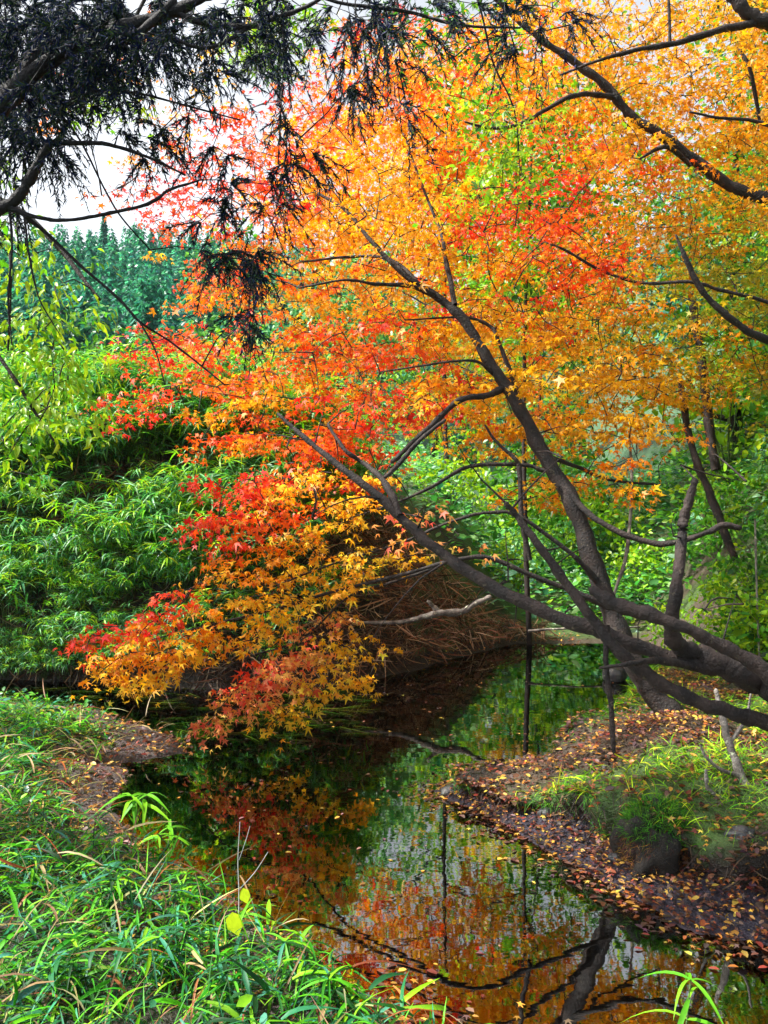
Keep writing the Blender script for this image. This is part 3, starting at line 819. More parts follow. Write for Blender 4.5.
def bamboo_clump(nstem, h, rad, size, pal='ssv', leafn=9, seedcol=None):
    lf = MB(); st = MB()
    for _ in range(nstem):
        a = rng.random() * 2 * np.pi; r0 = rad * .3 * rng.random()
        b = np.array([math.cos(a) * r0, math.sin(a) * r0, -.05])
        hh = h * rng.uniform(.55, 1.1); ln = rad * rng.uniform(.4, 1.1)
        t = np.linspace(0, 1, 6)[:, None]
        pts = b + np.array([math.cos(a), math.sin(a), 0]) * ln * t ** 1.8 + np.array([0, 0, 1]) * hh * (t - .28 * t ** 3)
        tube(st, pts, np.linspace(.004, .0015, 6), 4)
        k = leafn
        for part in range(3):
            c = pts[-1 - part]
            kk = k if part == 0 else k // 2
            aa = rng.random(kk) * 2 * np.pi
            tip = np.stack([np.cos(aa), np.sin(aa), rng.uniform(-.35, .55, kk)], -1)
            scatter(lf, BLADE if rng.random() < .5 else BLADE_D, np.tile(c, (kk, 1)) + rng.normal(0, .015, (kk, 3)), tip,
                    np.array([0, 0, 1.]) + rng.normal(0, .25, (kk, 3)), size * rng.uniform(.6, 1.25, kk), pick(pal[rng.integers(len(pal))], kk, .22))
    return lf, st

def clump_things(name, label_of, cat, spots, protos, group, mats, parts=('leaves', 'stems')):
    first = {}
    for i, (x, y, s) in enumerate(spots):
        k = i % len(protos)
        z = float(hz(x, y))
        r = empty(name, (x, y, z), label_of(i), cat, group)
        if k not in first:
            a = protos[k][0].build(parts[0], mats[0]); b = protos[k][1].build(parts[1], mats[1])
            first[k] = (a, b); cp = (a, b)
        else:
            cp = tuple(o.copy() for o in first[k])
            for o in cp: COL.objects.link(o)
        for o in cp: o.parent = r
        r.scale = (s, s, s); r.rotation_euler = (0, 0, float(rng.random() * 6.28))

def box_sampler(x0, x1, y0, y1, cond=None):
    def f(n):
        out = []; tot = 0; tries = 0
        while tot < n and tries < 40:
            p = np.stack([rng.uniform(x0, x1, n * 2), rng.uniform(y0, y1, n * 2)], -1)
            if cond is not None: p = p[cond(p[:, 0], p[:, 1])]
            out.append(p); tot += len(p); tries += 1
        return np.concatenate(out)[:n]
    return f
C_SD = lambda a, b: (lambda x, y: (sdist(x, y) > a) & (sdist(x, y) < b))

# left bank: clumps of dwarf bamboo
protos = [bamboo_clump(46, .8, .5, .125) for _ in range(4)]
spots = []
for px, dd in [(8, 7.75), (62, 7.8), (118, 7.7), (172, 7.65), (226, 7.7), (30, 8.25), (92, 8.3), (150, 8.2), (205, 8.25), (262, 8.35),
               (5, 8.9), (68, 9.0), (130, 8.9), (190, 8.95), (248, 9.1), (320, 9.1), (-40, 8.0), (-50, 9.0), (300, 9.8), (380, 9.7)]:
    spots.append(((px - CX) / F * dd, dd, rng.uniform(.85, 1.25)))
spots = spots[:15] + [(x + rng.uniform(-.2, .2), y + .35, s) for x, y, s in spots[5:10]]
for _ in range(44): spots.append((rng.uniform(-5.6, -.6), rng.uniform(8.7, 12), rng.uniform(.9, 1.4)))
for q in box_sampler(-5.2, -.5, 7.1, 9.6, C_SD(.45, 1.7))(70): spots.append((q[0], q[1], rng.uniform(.75, 1.2)))
for q in box_sampler(-5.2, -.9, 7.0, 9.0, C_SD(.10, .5))(52): spots.append((q[0], q[1], rng.uniform(.45, .75)))
for q in box_sampler(-5.6, -1.4, 7.0, 9.0, C_SD(.02, .16))(30): spots.append((q[0], q[1], rng.uniform(.3, .5)))
rowname = lambda i: ['narrow-leaved dwarf bamboo at the foot of the left bank', 'narrow-leaved dwarf bamboo halfway up the left bank', 'narrow-leaved dwarf bamboo on top of the left bank'][0 if i < 5 else 1 if i < 10 or 15 <= i < 20 or i >= 64 else 2]
clump_things('dwarf_bamboo', rowname, 'bamboo', spots, protos, 'dwarf bamboo clumps on the left bank', (M['blade'], M['stem']))

def mass(name, label, cat, n, sampler, tmpl, size, pal, mat, lift=(0, .2), face=.35, jit=.25, up=.3, cluster=0):
    xy = sampler(n); n = len(xy)
    z = hz(xy[:, 0], xy[:, 1])
    a = rng.random(n) * 2 * np.pi
    pos = np.stack([xy[:, 0], xy[:, 1], z + rng.uniform(*lift, n)], -1)
    tip = np.stack([np.cos(a), np.sin(a), rng.uniform(up - .5, up + .5, n)], -1)
    b = MB()
    scatter(b, tmpl, pos, tip, np.array([0, -.1, 1.]) + rng.normal(0, face, (n, 3)), rng.uniform(*size, n), pick(pal, n, jit))
    return tag(b.build(name, mat), label, cat, kind='stuff')

mass('undergrowth', 'mixed green undergrowth matted over the left bank', 'undergrowth', 16000,
     box_sampler(-6.5, -.3, 7.1, 13, lambda x, y: (sdist(x, y) > .35) & (fbm(x * 1.3, y * 1.3, 8) > -.12)), BLADE, (.09, .22), 's', M['blade'], (.0, .30))
mass('undergrowth', 'pale green undergrowth on the valley floor beyond the stream', 'undergrowth', 7000,
     box_sampler(-.5, 5.5, 9.9, 20, lambda x, y: (sdist(x, y) > .5)), OVAL, (.06, .18), 's', M['green'], (.0, .5))
mass('undergrowth', 'low green leaves covering the right-hand slope', 'undergrowth', 26000,
     box_sampler(2.3, 11, 5.2, 18, lambda x, y: (sdist(x, y) > .5) & (fbm(x * 1.1, y * 1.1, 18) > -.25)), OVAL, (.05, .13), 'n', M['green'], (.0, .5))

# right slope shrubs
def shrub(nst, h, rad, size, pal, R=.14, nl=14):
    lf = MB(); st = MB(); sk = Skeleton(); ends = []
    for _ in range(nst):
        a = rng.random() * 6.28; ln = rad * rng.uniform(.2, .9); hh = h * rng.uniform(.5, 1)
        t = np.linspace(0, 1, 6)[:, None]
        pts = np.array([0, 0, -.05]) + np.array([math.cos(a), math.sin(a), 0]) * ln * t ** 1.3 + np.array([0, 0, 1]) * hh * t + rng.normal(0, .02, (6, 3)) * t
        tube(st, pts, np.linspace(.008, .002, 6), 4); sk.add(pts)
    for _ in range(nst * 5):
        q = rng.normal(0, 1, 3); q = q / np.linalg.norm(q) * rng.random() ** .4
        c = np.array([0, 0, h * .55]) + q * np.array([rad, rad, h * .5])
        d = twig_to(st, sk, c, r0=.0025, r1=.001)
        spray_leaves(lf, c, d, R, nl, pal, size, OVAL, .4, .55)
    return lf, st
sp = [shrub(9, .9, .55, .06, 'v'), shrub(9, 1.0, .55, .065, 'n'), shrub(8, .8, .5, .06, 'v'), shrub(9, 1.1, .5, .055, 's')]
sl = [(2.95, 6.2, .8, 'bright green shrub at the foot of the right slope behind the dark limbs'), (3.5, 6.3, 1.0, 'leafy shrub at the right edge just above the dark limbs'),
      (3.2, 7.2, 1.0, 'light green shrub beside the upright stub limb'), (3.9, 7.3, 1.1, 'light green shrub right of the upright stub limb'),
      (2.9, 8.0, .8, 'low shrub where the stream bends behind the leaning trunk'), (3.5, 8.6, 1.0, 'dark green shrub behind the curved branch on the right slope'),
      (4.3, 8.3, 1.2, 'full green shrub at the right edge level with the stub limb'), (4.8, 7.4, 1.1, 'tall shrub leaning out of the right edge'),
      (4.0, 9.8, 1.2, 'green shrub below the lowest yellow leaves on the right'), (5.0, 9.6, 1.3, 'dense shrub high on the right slope'),
      (3.5, 11.2, 1.2, 'pale shrub beside the leaning trunk, beyond the stream'), (2.6, 12.5, 1.2, 'pale green shrub standing in the gap left of the leaning trunk'),
      (1.7, 11.6, 1.0, 'blue-green shrub beyond the brown bank'), (4.4, 5.6, 1.0, 'shrub on the near part of the right slope'), (.9, 11.4, 1.1, 'bushy blue-green shrub on top of the brown bank'),
      (-.1, 10.2, 1.0, 'green shrub on the bank top behind the orange sprays'), (5.8, 11.3, 1.5, 'large shrub under the tall green tree on the slope')]
sl += [(-3.6, 10.6, 1.3, 'light green shrub above the bamboo at the left edge'), (-2.0, 10.6, 1.2, 'green shrub above the bamboo beside the red branch tips')]
for q in box_sampler(2.6, 4.3, 5.2, 8.6, lambda x, y: (sdist(x, y) > .6) & (x > .36 * y))(15): sl.append((q[0], q[1], rng.uniform(.6, .95), 'small leafy shrub low on the right slope behind the dark limbs'))
for q in box_sampler(3.6, 10.5, 9.5, 17, lambda x, y: x > 2.2 + .25 * y * .9)(22): sl.append((q[0], q[1], rng.uniform(1.7, 2.6), 'large leafy shrub high on the right slope behind the nearer shrubs'))
for q in box_sampler(1.2, 4.6, 13, 20)(9): sl.append((q[0], q[1], rng.uniform(1.6, 2.4), 'pale blue-green shrub in the valley beyond the stream'))
lbs = [s[3] for s in sl]
clump_things('shrub', lambda i: lbs[i], 'shrub', [s[:3] for s in sl], sp, 'shrubs on the banks', (M['green'], M['stem']))

# dry hanging roots and dead stems on the brown middle bank
b = MB()
xy = box_sampler(-1.6, 1.9, 7.1, 9.8, C_SD(.06, 1.3))(5200); zz = hz(xy[:, 0], xy[:, 1])
x2 = box_sampler(-5.6, -1.2, 7.0, 9.0, C_SD(.0, .9))(5200); xy = np.vstack([xy, x2]); zz = hz(xy[:, 0], xy[:, 1])
n = len(xy); pos = np.stack([xy[:, 0], xy[:, 1], zz + rng.uniform(.02, .22, n)], -1)
tip = np.stack([rng.normal(0, .9, n), -rng.uniform(-.3, 1, n), -rng.uniform(-.5, 1.3, n)], -1)
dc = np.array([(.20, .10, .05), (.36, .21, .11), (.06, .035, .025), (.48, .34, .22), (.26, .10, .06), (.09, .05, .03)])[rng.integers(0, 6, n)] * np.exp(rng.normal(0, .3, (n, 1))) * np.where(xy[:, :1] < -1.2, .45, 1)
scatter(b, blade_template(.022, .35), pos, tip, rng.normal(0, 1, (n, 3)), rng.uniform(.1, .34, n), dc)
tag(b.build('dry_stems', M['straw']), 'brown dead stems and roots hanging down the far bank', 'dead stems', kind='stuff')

# ------------------------------------------------------------------ leaf litter
def litter(name, label, n, sampler, size, z=None, pal='l', tm=None):
    xy = sampler(n); n = len(xy)
    b = MB(); half = n // 2
    for tmpl, sl_ in ((MAPLE, slice(0, half)), (OVAL, slice(half, n))):
        q = xy[sl_]; k = len(q)
        if z is None:
            gx, gy, zz = gpoint(q[:, 0], q[:, 1]); zz = zz + rng.uniform(.008, .03, k)
        else: gx, gy, zz = q[:, 0], q[:, 1], np.full(k, z) + rng.uniform(0, .003, k)
        a = rng.random(k) * 6.28
        tip = np.stack([np.cos(a), np.sin(a), rng.normal(0, .25 if z is None else .0, k)], -1)
        s = rng.uniform(*size, k) * (.62 if tmpl is MAPLE else 1.0)
        scatter(b, tmpl, np.stack([gx, gy, zz], -1), tip, np.array([0, 0, 1.]) + rng.normal(0, .35 if z is None else .03, (k, 3)), s, pick(pal, k, .3))
    return tag(b.build(name, M['dead']), label, 'fallen leaves', kind='stuff')
litter('leaf_litter', 'brown, orange and yellow fallen leaves strewn over the right bank', 15000,
       box_sampler(.25, 3.6, 2.3, 7.2, lambda x, y: (sdist(x, y) > -.03) & (rng.random(x.shape) < .25 + .75 * (fbm(x * 2.6, y * 2.6, 55) > -.05))), (.016, .042))
litter('leaf_litter', 'small dark wet leaves trodden into the purple mud of the right shore', 5200,
       box_sampler(.25, 3.0, 2.3, 5.4, lambda x, y: (sdist(x, y) > -.02) & (sdist(x, y) < right_mud(x, y) + .02)), (.010, .032))
litter('leaf_litter', 'brown leaves heaped behind the lip of the right bank', 5200,
       box_sampler(.4, 2.6, 3.6, 6.6, lambda x, y: (sdist(x, y) > .02) & (fbm(x * 1.3 + 2, y * 1.3, 177) + .25 * sst(4.2, 5.2, y) < .16)), (.016, .04))
litter('leaf_litter', 'scattered dead leaves at the foot of the middle bank', 1500, box_sampler(-1.2, 2.4, 7.0, 10, C_SD(.0, .6)), (.02, .045))
litter('leaf_litter', 'dead leaves caught in the mud of the left shore', 2600, box_sampler(-2.4, .1, 2.4, 6.6, C_SD(-.02, .6)), (.025, .05))
litter('floating_leaves', 'small leaves drifting in a band along the right shore', 900,
       box_sampler(.0, 2.0, 2.4, 5.0, lambda x, y: (sdist(x, y) < 0) & (-sdist(x, y) < np.abs(rng.normal(0, .13, x.shape)))), (.016, .042), z=.003)
litter('floating_leaves', 'small leaves dotted over the open brown water', 420,
       box_sampler(-3, 2.2, 2.5, 9.2, lambda x, y: (sdist(x, y) < -.02) & (rng.random(x.shape) < .25 + (fbm(x * 1.2, y * 1.2, 65) > .1))), (.014, .036), z=.003)

# ------------------------------------------------------------------ grasses
def grass_mass(name, label, n, sampler, size, pal, tmpl=BLADE_D, lift=(0, .1), updir=.9, mat='grass'):
    xy = sampler(n); n = len(xy); gx, gy, z = gpoint(xy[:, 0], xy[:, 1])
    a = rng.random(n) * 6.28
    pos = np.stack([gx, gy, z + rng.uniform(*lift, n)], -1)
    tip = np.stack([np.cos(a), np.sin(a), rng.uniform(updir - .6, updir + .6, n)], -1)
    b = MB(); wd_ = abs(tmpl[0][:, 1]).max()
    nn = np.array([0, 0, 1.]) + rng.normal(0, .35, (n, 3)); sz = rng.uniform(0, 1, n) ** 1.4 * (size[1] - size[0]) * 1.15 + size[0]; cc = pick(pal, n, .3)
    kinds = [tmpl, blade_template(wd_ * .55, .25, 4), blade_template(wd_ * 1.25, 1.05, 5), blade_template(wd_ * .8, .9, 5), blade_template(wd_ * .35, .1, 3)]
    wh = rng.integers(0, len(kinds), n)
    for q_, tm_ in enumerate(kinds):
        w_ = wh == q_; scatter(b, tm_, pos[w_], tip[w_], nn[w_], sz[w_], cc[w_])
    return tag(b.build(name, M[mat]), label, 'grass', kind='stuff')
PAL['f'] = [(.03, .22, .010), (.08, .36, .010), (.015, .10, .012), (.22, .52, .015), (.06, .26, .17), (.008, .05, .012), (.02, .14, .05), (.12, .44, .03)]
grass_mass('bamboo_grass', 'dense broad-bladed bamboo grass on the near left bank', 19000,
           box_sampler(-3.4, .3, 1.5, 5.6, lambda x, y: (sdist(x, y) > .03 + .22 * rng.random(x.shape) ** 2 + .30 * sst(3.4, 4.4, y)) & (x < .35)), (.035, .135), 'f', blade_template(.05, .6), (.0, .13), .7)
grass_mass('grass', 'fine short grass on the far end of the left bank', 9000,
           box_sampler(-4.2, -1.0, 4.0, 6.8, lambda x, y: (sdist(x, y) > .16 + .4 * rng.random(x.shape) ** 2) & (fbm(x * 3, y * 3, 14) > -.25)), (.035, .09), 'v', GRASS, (.0, .02), 1.0)
grass_mass('grass', 'low bright green grass tufts on the right bank', 11000,
           box_sampler(.7, 3.4, 3.2, 7.6, lambda x, y: (sdist(x, y) > right_mud(x, y) + .02) & (fbm(x * 1.3 + 2, y * 1.3, 177) + .25 * sst(4.2, 5.2, y) > .02 + .3 * rng.random(x.shape))), (.03, .10), 'v', GRASS, (.0, .02), 1.0)
EDGE = lambda x, y: (sdist(x, y) > right_mud(x, y) - .01) & (sdist(x, y) < right_mud(x, y) + .16)
grass_mass('moss', 'short green moss and hanging grass along the broken lip of the right bank', 9000,
           box_sampler(.3, 3.0, 2.6, 5.6, lambda x, y: EDGE(x, y) & (fbm(x * 2.3, y * 2.3, 133) + .2 * rng.random(x.shape) > .0)), (.015, .06), 'n', GRASS, (.0, .015), .3)
litter('leaf_litter', 'dead leaves lodged along the lip of the right bank', 2200, box_sampler(.3, 3.0, 2.6, 5.8, EDGE), (.02, .05))
PAL['d'] = [(.35, .24, .12), (.22, .14, .07), (.45, .36, .18), (.30, .10, .04)]
grass_mass('dead_grass', 'scattered straw-coloured dead blades in the near left grass', 1300, box_sampler(-3.0, .3, 1.6, 5.6, lambda x, y: (sdist(x, y) > .02) & (x < .35)), (.08, .2), 'd', blade_template(.03, .5), (.0, .16), .6)
mass('herbs', 'small rounded green herb leaves among the near grass', 'herbs', 1300, box_sampler(-3.0, .3, 1.6, 6.4, lambda x, y: (sdist(x, y) > .3) & (x < .35) & (fbm(x * 2, y * 2, 201) > .05)), OVAL, (.02, .055), 'f', M['green'], (.03, .17))
b = MB(); n = 900; xy = box_sampler(.3, 3.0, 2.6, 5.4, lambda x, y: EDGE(x, y))(n); gx, gy, zz = gpoint(xy[:, 0], xy[:, 1])
scatter(b, blade_template(.02, .5), np.stack([gx, gy, zz], -1), np.stack([rng.normal(-.4, .5, n), rng.normal(-.3, .5, n), -rng.uniform(.2, 1, n)], -1), rng.normal(0, 1, (n, 3)),
        rng.uniform(.05, .16, n), np.array([(.05, .03, .02), (.16, .10, .06), (.03, .02, .015)])[rng.integers(0, 3, n)])
tag(b.build('fine_roots', M['straw']), 'fine brown roots trailing from the broken lip of the right bank', 'roots', kind='stuff')
b = MB(); k = 170
xy = box_sampler(-3.4, -.2, 5.5, 7.1, lambda x, y: sdist(x, y) < -.02)(k)
scatter(b, blade_template(.010, .0), np.stack([xy[:, 0], xy[:, 1], np.full(k, .006)], -1), np.stack([np.ones(k), rng.normal(0, .45, k), np.zeros(k)], -1),
        np.tile(np.array([0, 0, 1.]), (k, 1)), rng.uniform(.08, .32, k), pick('v', k, .3) * .3)
tag(b.build('pond_weed', M['grass']), 'thin green weed lying flat on the water by the left shore', 'pond weed', kind='stuff')

# individual foreground plants
def sprig(name, label, base, stems, leaf, pal, n, cat='plant', wide=BLADE_D, h=.2, mat='grass'):
    r = empty(name, base, label, cat); st = MB(); lf = MB(); base = np.asarray(base)
    for s in range(stems):
        a = rng.random() * 6.28; t = np.linspace(0, 1, 5)[:, None]
        pts = base + np.array([math.cos(a), math.sin(a), 0]) * .05 * t + np.array([0, 0, 1]) * h * t * rng.uniform(.7, 1.1)
        tube(st, pts, np.linspace(.003, .0015, 5), 5)
        for i in (2, 3, 4):
            kk = n if i == 4 else n // 2
            aa = rng.random() * 6.28 + np.arange(kk) / kk * 6.28
            tip = np.stack([np.cos(aa), np.sin(aa), rng.uniform(-.1, .6, kk)], -1)
            scatter(lf, wide, np.tile(pts[i], (kk, 1)), tip, np.array([0, 0, 1.]) + rng.normal(0, .15, (kk, 3)), leaf * rng.uniform(.75, 1.2, kk), pick(pal, kk, .12))
    st.build('stem', M['stem'], r); lf.build('leaves', M[mat], r)
PAL['b'] = [(.14, .48, .02), (.22, .55, .02), (.10, .38, .02)]
def at_ground(px, py):
    for d in np.linspace(1.6, 9, 740):
        p = P(px, py, d)
        if p[2] <= max(float(hz(p[0], p[1])), 0): return p
    return P(px, py, 3)
for px, py, hh, lf_, lb in [(137, 815, .10, .15, 'bright green three-bladed sprig standing at the edge of the brown water'),
        (168, 845, .08, .11, 'small green sprig in the shallows, nearer than the brighter one'),
        (95, 760, .10, .10, 'yellow-green leafy tuft on the pale mud of the left bank'),
        (500, 0, 0, 0, '')][:3]:
    sprig('bamboo_sprig', lb, at_ground(px, py), 2, lf_, 'b', 4, h=hh)
sprig('bamboo_sprig', 'tall green bladed sprig rising from the water at the bottom right', P(683, 1060, 2.25) * np.array([1, 1, 0]) + np.array([0, 0, .02]), 1, .15, 'b', 5, h=.20, wide=blade_template(.045, .7, 6))
for px, py, lb in [(60, 985, 'bamboo grass plant in the bottom left corner'), (170, 960, 'bamboo grass plant right of the bottom left corner'), (235, 1000, 'bamboo grass plant at the bottom below the yellow heart-shaped leaves'),
                   (300, 975, 'bamboo grass plant at the bottom beside the red reflection'), (345, 1010, 'rightmost long-bladed bamboo grass plant at the bottom edge'), (110, 900, 'bamboo grass plant in the dense near bank'),
                   (30, 870, 'bamboo grass plant at the left edge'), (190, 905, 'arching bamboo grass plant on the shore beside the orange reflection')]:
    sprig('bamboo_grass_plant', lb, at_ground(px, py + 20), 7, .12, 'f', 5, h=.15, wide=blade_template(.042, .6, 5))

# seedling with lime leaves
bs = at_ground(237, 965); r = empty('seedling', bs, 'thin bare-stemmed seedling with two lime-yellow round leaves on the near shore', 'plant')
st = MB()
tube(st, *catmull(np.array([bs, P(239, 900, bs[1]), P(238, 860, bs[1]), P(240, 822, bs[1])]), [.0022, .002, .0015, .001]), 5)
tube(st, *catmull(np.array([P(239, 890, bs[1]), P(255, 872, bs[1]), P(268, 852, bs[1])]), [.0015, .0012, .0008]), 5)
tube(st, *catmull(np.array([P(239, 860, bs[1]), P(246, 840, bs[1]), P(250, 826, bs[1])]), [.0015, .0012, .0008]), 5)
st.build('stem', M['straw'], r)
ROUND = (np.array([(0, 0, 0), (.2, -.38, .03), (.6, -.42, 0), (1, 0, -.08), (.6, .42, 0), (.2, .38, .03)]), np.array([[0, 1, 2, 3, 4, 5]]))
for px, py, s in ((243, 888, .05), (232, 912, .075)):
    b = MB(); scatter(b, ROUND, P(px, py, bs[1])[None], np.array([[.3, -.35, -.9]]), np.array([[-.7, -1, .7]]), np.array([s]), np.array([[.55, .74, .02]]))
    b.build('leaf', M['green'], r)

# ------------------------------------------------------------------ stones, roots, dead wood
def lump(name, label, c, size, mat, cat, seed=0, sub=4, amp=.3):
    import bmesh
    bm = bmesh.new(); bmesh.ops.create_icosphere(bm, subdivisions=sub, radius=1)
    V = np.array([v.co[:] for v in bm.verts])
    d = 1 + amp * fbm(V[:, 0] * 1.6 + seed, V[:, 1] * 1.6 + V[:, 2] * 1.1, seed, 4)
    V2 = V * d[:, None] * np.array(size) + np.array(c)
    b = MB(); b.add(V2, np.array([[v.index for v in f.verts] for f in bm.faces])); bm.free()
    o = b.build(name, mat); tag(o, label, cat); return o
st_o = lump('mossy_stump', 'dark stump with a moss top at the edge of the right bank', (1.14, 3.46, .10), (.16, .13, .16), M['dark_earth'], 'stump', 3, amp=.9)
b = MB(); n = 5200; q = rng.normal(0, 1, (n, 3)); q[:, 2] = q[:, 2] * .8 + .45; q = norm(q)
scatter(b, GRASS, np.array([1.14, 3.46, .12]) + q * np.array([.155, .125, .175]), q + rng.normal(0, .6, (n, 3)) - np.array([0, 0, .6]) * (q[:, 2:3] < .3), rng.normal(0, 1, (n, 3)), rng.uniform(.012, .05, n) * np.where(q[:, 2] < .2, .7, 1), np.where(q[:, 2:3] < .25, pick('l', n, .3), pick('n', n, .3)))
b.build('moss', M['grass'], st_o)
p = at_ground(450, 792); lump('stone', 'small dark stone at the tip of the right bank', (p[0], p[1], .015), (.055, .05, .03), M['rock'], 'stone', 5)
lump('stone', 'larger flat wet stone behind the tip of the right bank', (p[0] + .13, p[1] + .09, .02), (.12, .08, .045), M['rock'], 'stone', 9)
p = at_ground(615, 680); lump('stone', 'dark stone standing in the water beneath the leaning trunk', (p[0], p[1], .05), (.11, .1, .09), M['rock'], 'stone', 12)

def wood(name, label, limbs, mat, cat='branch', sides=8, part='fork'):
    r = None
    for i, L in enumerate(limbs):
        pts, rad = limb_pts(L); b = MB(); tube(b, pts, rad, sides, rough=.05)
        if i == 0:
            r = b.build(name, mat); tag(r, label, cat)
        else: b.build(part, mat, r)
    return r
wood('dead_branch', 'pale curved dead branch lying against the brown bank', [[(345,622,7.6,3),(400,622,7.5,4),(435,614,7.4,7),(460,612,7.4,7),(475,604,7.4,5),(490,597,7.4,5)], [(440,614,7.4,6),(433,606,7.4,5),(428,601,7.4,3)]], M['bark_pale'])
wood('dead_branch', 'thin straight pale stick lying across the far water', [[(528,631,8.6,2.5),(575,628,8.6,2.2),(640,627,8.7,2)]], M['bark_pale'])
wood('bare_shrub', 'bleached bare forked stems at the right edge of the bank', [
    [(764,860,3.6,9),(755,810,3.6,9),(742,780,3.6,9),(730,745,3.65,8),(722,715,3.7,7),(716,690,3.75,4)],
    [(750,808,3.6,6),(725,800,3.55,5),(708,788,3.55,4),(706,770,3.55,3)], [(738,775,3.6,5),(722,770,3.6,4),(707,758,3.6,3),(700,745,3.6,2)], [(728,745,3.65,5),(745,720,3.7,3),(752,690,3.7,2)]], M['bark_pale'], 'shrub', part='stem')
wood('dead_sapling', 'slender pale dead stem standing on the right slope', [[(612,600,6.2,3),(625,560,6.2,4),(630,520,6.3,3.5),(632,480,6.3,3),(630,440,6.4,2)]], M['bark_pale'], 'sapling')
wood('slope_trunk', 'pale leaning trunk half hidden by leaves on the right slope', [[(735,560,7.0,8),(720,520,7.1,8),(706,485,7.2,8),(690,440,7.3,7),(680,380,7.4,6)]], M['bark_grey'], 'trunk')
wood('slope_trunk', 'dark upright trunk among the green leaves at right', [[(716,470,8,9),(706,400,8.1,9),(700,350,8.1,8),(690,290,8.2,7)]], M['bark'], 'trunk')
wood('root', 'thick exposed root curving under the ledge of the right bank', [[(470,798,4.45,5),(500,784,4.55,9),(540,778,4.6,10),(590,790,4.55,9),(625,806,4.4,6)]], M['bark'], 'root')
for i_, (a_, b_, c_, lb_) in enumerate([(.78, 3.98, .035, 'small dark stone half sunk in the mud under the lip'), (1.42, 3.30, .05, 'dark stone in the mud right of the mossy stump'), (.98, 3.52, .03, 'little stone in the mud left of the mossy stump')]):
    lump('stone', lb_, (a_, b_, float(hz(a_, b_)) + c_ * .25), (c_ * 1.3, c_, c_ * .75), M['rock'], 'stone', 20 + i_)
wood('root', 'bent root hanging out of the bank beside the mossy stump', [[(700,825,3.5,6),(690,840,3.4,6),(694,862,3.35,5),(684,885,3.3,3)], [(692,845,3.4,4),(705,862,3.35,3),(712,880,3.3,2)]], M['bark'], 'root')
wood('fallen_twig', 'thin dark twig lying across the leaf litter of the right bank', [[(560,772,4.75,3),(600,765,4.8,3),(640,768,4.75,2.5),(672,758,4.8,2)]], M['bark'], 'twig')
wood('vine', 'thin pale vine hanging straight down the right slope', [[(755,520,5.8,2),(757,600,5.8,2),(760,680,5.8,2),(757,740,5.7,2)]], M['bark_pale'], 'vine')

# ------------------------------------------------------------------ damp air
HAZE = .00035
hb = MB(); x0, x1, y0, y1, z0, z1 = -700., 700., -700., 700., -2.2, 36.
hb.add([(x0, y0, z0), (x1, y0, z0), (x1, y1, z0), (x0, y1, z0), (x0, y0, z1), (x1, y0, z1), (x1, y1, z1), (x0, y1, z1)],
       [(0, 3, 2, 1), (4, 5, 6, 7), (0, 1, 5, 4), (1, 2, 6, 5), (2, 3, 7, 6), (3, 0, 4, 7)])
m, nt, out = mat_new('damp_air'); pv = nt.nodes.new('ShaderNodeVolumePrincipled')
pv.inputs['Color'].default_value = (.55, .86, 1.0, 1); pv.inputs['Density'].default_value = HAZE; pv.inputs['Anisotropy'].default_value = .2
nt.links.new(pv.outputs[0], out.inputs['Volume'])
tag(hb.build('haze', m, smooth=False), 'thin damp haze filling the valley', 'haze', kind='stuff')

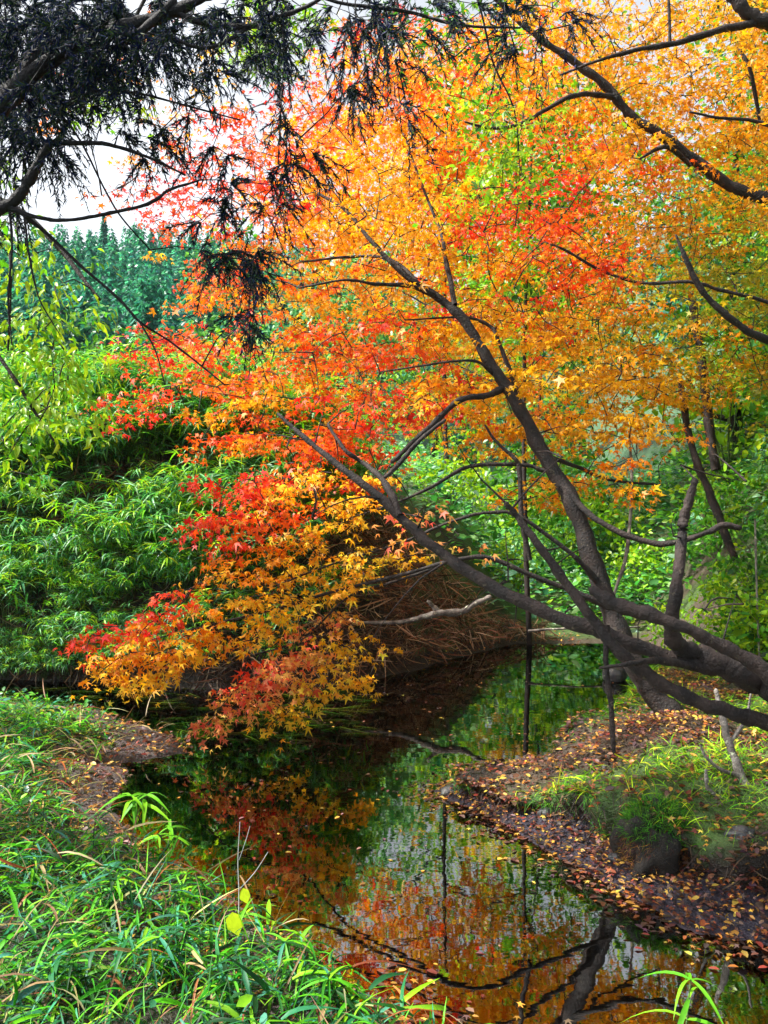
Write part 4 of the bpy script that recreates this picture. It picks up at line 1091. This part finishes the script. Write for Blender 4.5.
# ------------------------------------------------------------------ light, sky, camera
wd = bpy.data.worlds.new('World'); scene.world = wd; wd.use_nodes = True
nt = wd.node_tree; N = nt.nodes; Lk = nt.links; N.clear()
SUN_EL, SUN_AZ = math.radians(50), math.radians(-92)      # azimuth from +Y towards +X
sky = N.new('ShaderNodeTexSky'); sky.sky_type = 'NISHITA'; sky.sun_disc = False
sky.sun_elevation = SUN_EL; sky.sun_rotation = SUN_AZ; sky.dust_density = 3; sky.ozone_density = 1.2
hsv = N.new('ShaderNodeHueSaturation'); hsv.inputs['Saturation'].default_value = .25; hsv.inputs['Value'].default_value = 1.6
Lk.new(sky.outputs[0], hsv.inputs['Color'])
tcn = N.new('ShaderNodeTexCoord'); no = N.new('ShaderNodeTexNoise'); no.inputs['Scale'].default_value = 2.2; no.inputs['Detail'].default_value = 5
Lk.new(tcn.outputs['Generated'], no.inputs['Vector'])
mr = N.new('ShaderNodeMapRange'); mr.inputs['From Min'].default_value = .3; mr.inputs['From Max'].default_value = .7; mr.inputs['To Min'].default_value = .85; mr.inputs['To Max'].default_value = 1.3
Lk.new(no.outputs['Fac'], mr.inputs['Value'])
vm = N.new('ShaderNodeVectorMath'); vm.operation = 'SCALE'; Lk.new(hsv.outputs[0], vm.inputs[0]); Lk.new(mr.outputs[0], vm.inputs['Scale'])
bg = N.new('ShaderNodeBackground'); bg.inputs['Strength'].default_value = .075
Lk.new(vm.outputs[0], bg.inputs['Color'])
ow = N.new('ShaderNodeOutputWorld'); Lk.new(bg.outputs[0], ow.inputs['Surface'])

sl_ = bpy.data.lights.new('sun', 'SUN'); sl_.energy = 5.0; sl_.angle = math.radians(1.5); sl_.color = (1, .95, .86)
so = bpy.data.objects.new('sun', sl_); COL.objects.link(so)
dirv = Vector((math.sin(SUN_AZ) * math.cos(SUN_EL), math.cos(SUN_AZ) * math.cos(SUN_EL), math.sin(SUN_EL)))
so.rotation_euler = dirv.to_track_quat('Z', 'Y').to_euler()
so.location = (0, 0, 20)

cam = bpy.data.cameras.new('camera'); co = bpy.data.objects.new('camera', cam); COL.objects.link(co)
co.location = (0, 0, H); co.rotation_euler = (math.radians(90), 0, 0)
cam.sensor_fit = 'HORIZONTAL'; cam.sensor_width = 36; cam.lens = F / 768 * 36
cam.clip_end = 2000; cam.clip_start = .05
scene.camera = co
vs = scene.view_settings
vs.view_transform = 'Standard'; vs.look = 'None'; vs.gamma = 1; vs.exposure = 1.22
cy = scene.cycles
cy.max_bounces = 5; cy.diffuse_bounces = 2; cy.adaptive_threshold = .02; cy.glossy_bounces = 3; cy.transmission_bounces = 4; cy.transparent_max_bounces = 6
cy.use_denoising = True; cy.use_adaptive_sampling = True
cy.caustics_reflective = False; cy.caustics_refractive = False; cy.sample_clamp_indirect = 6
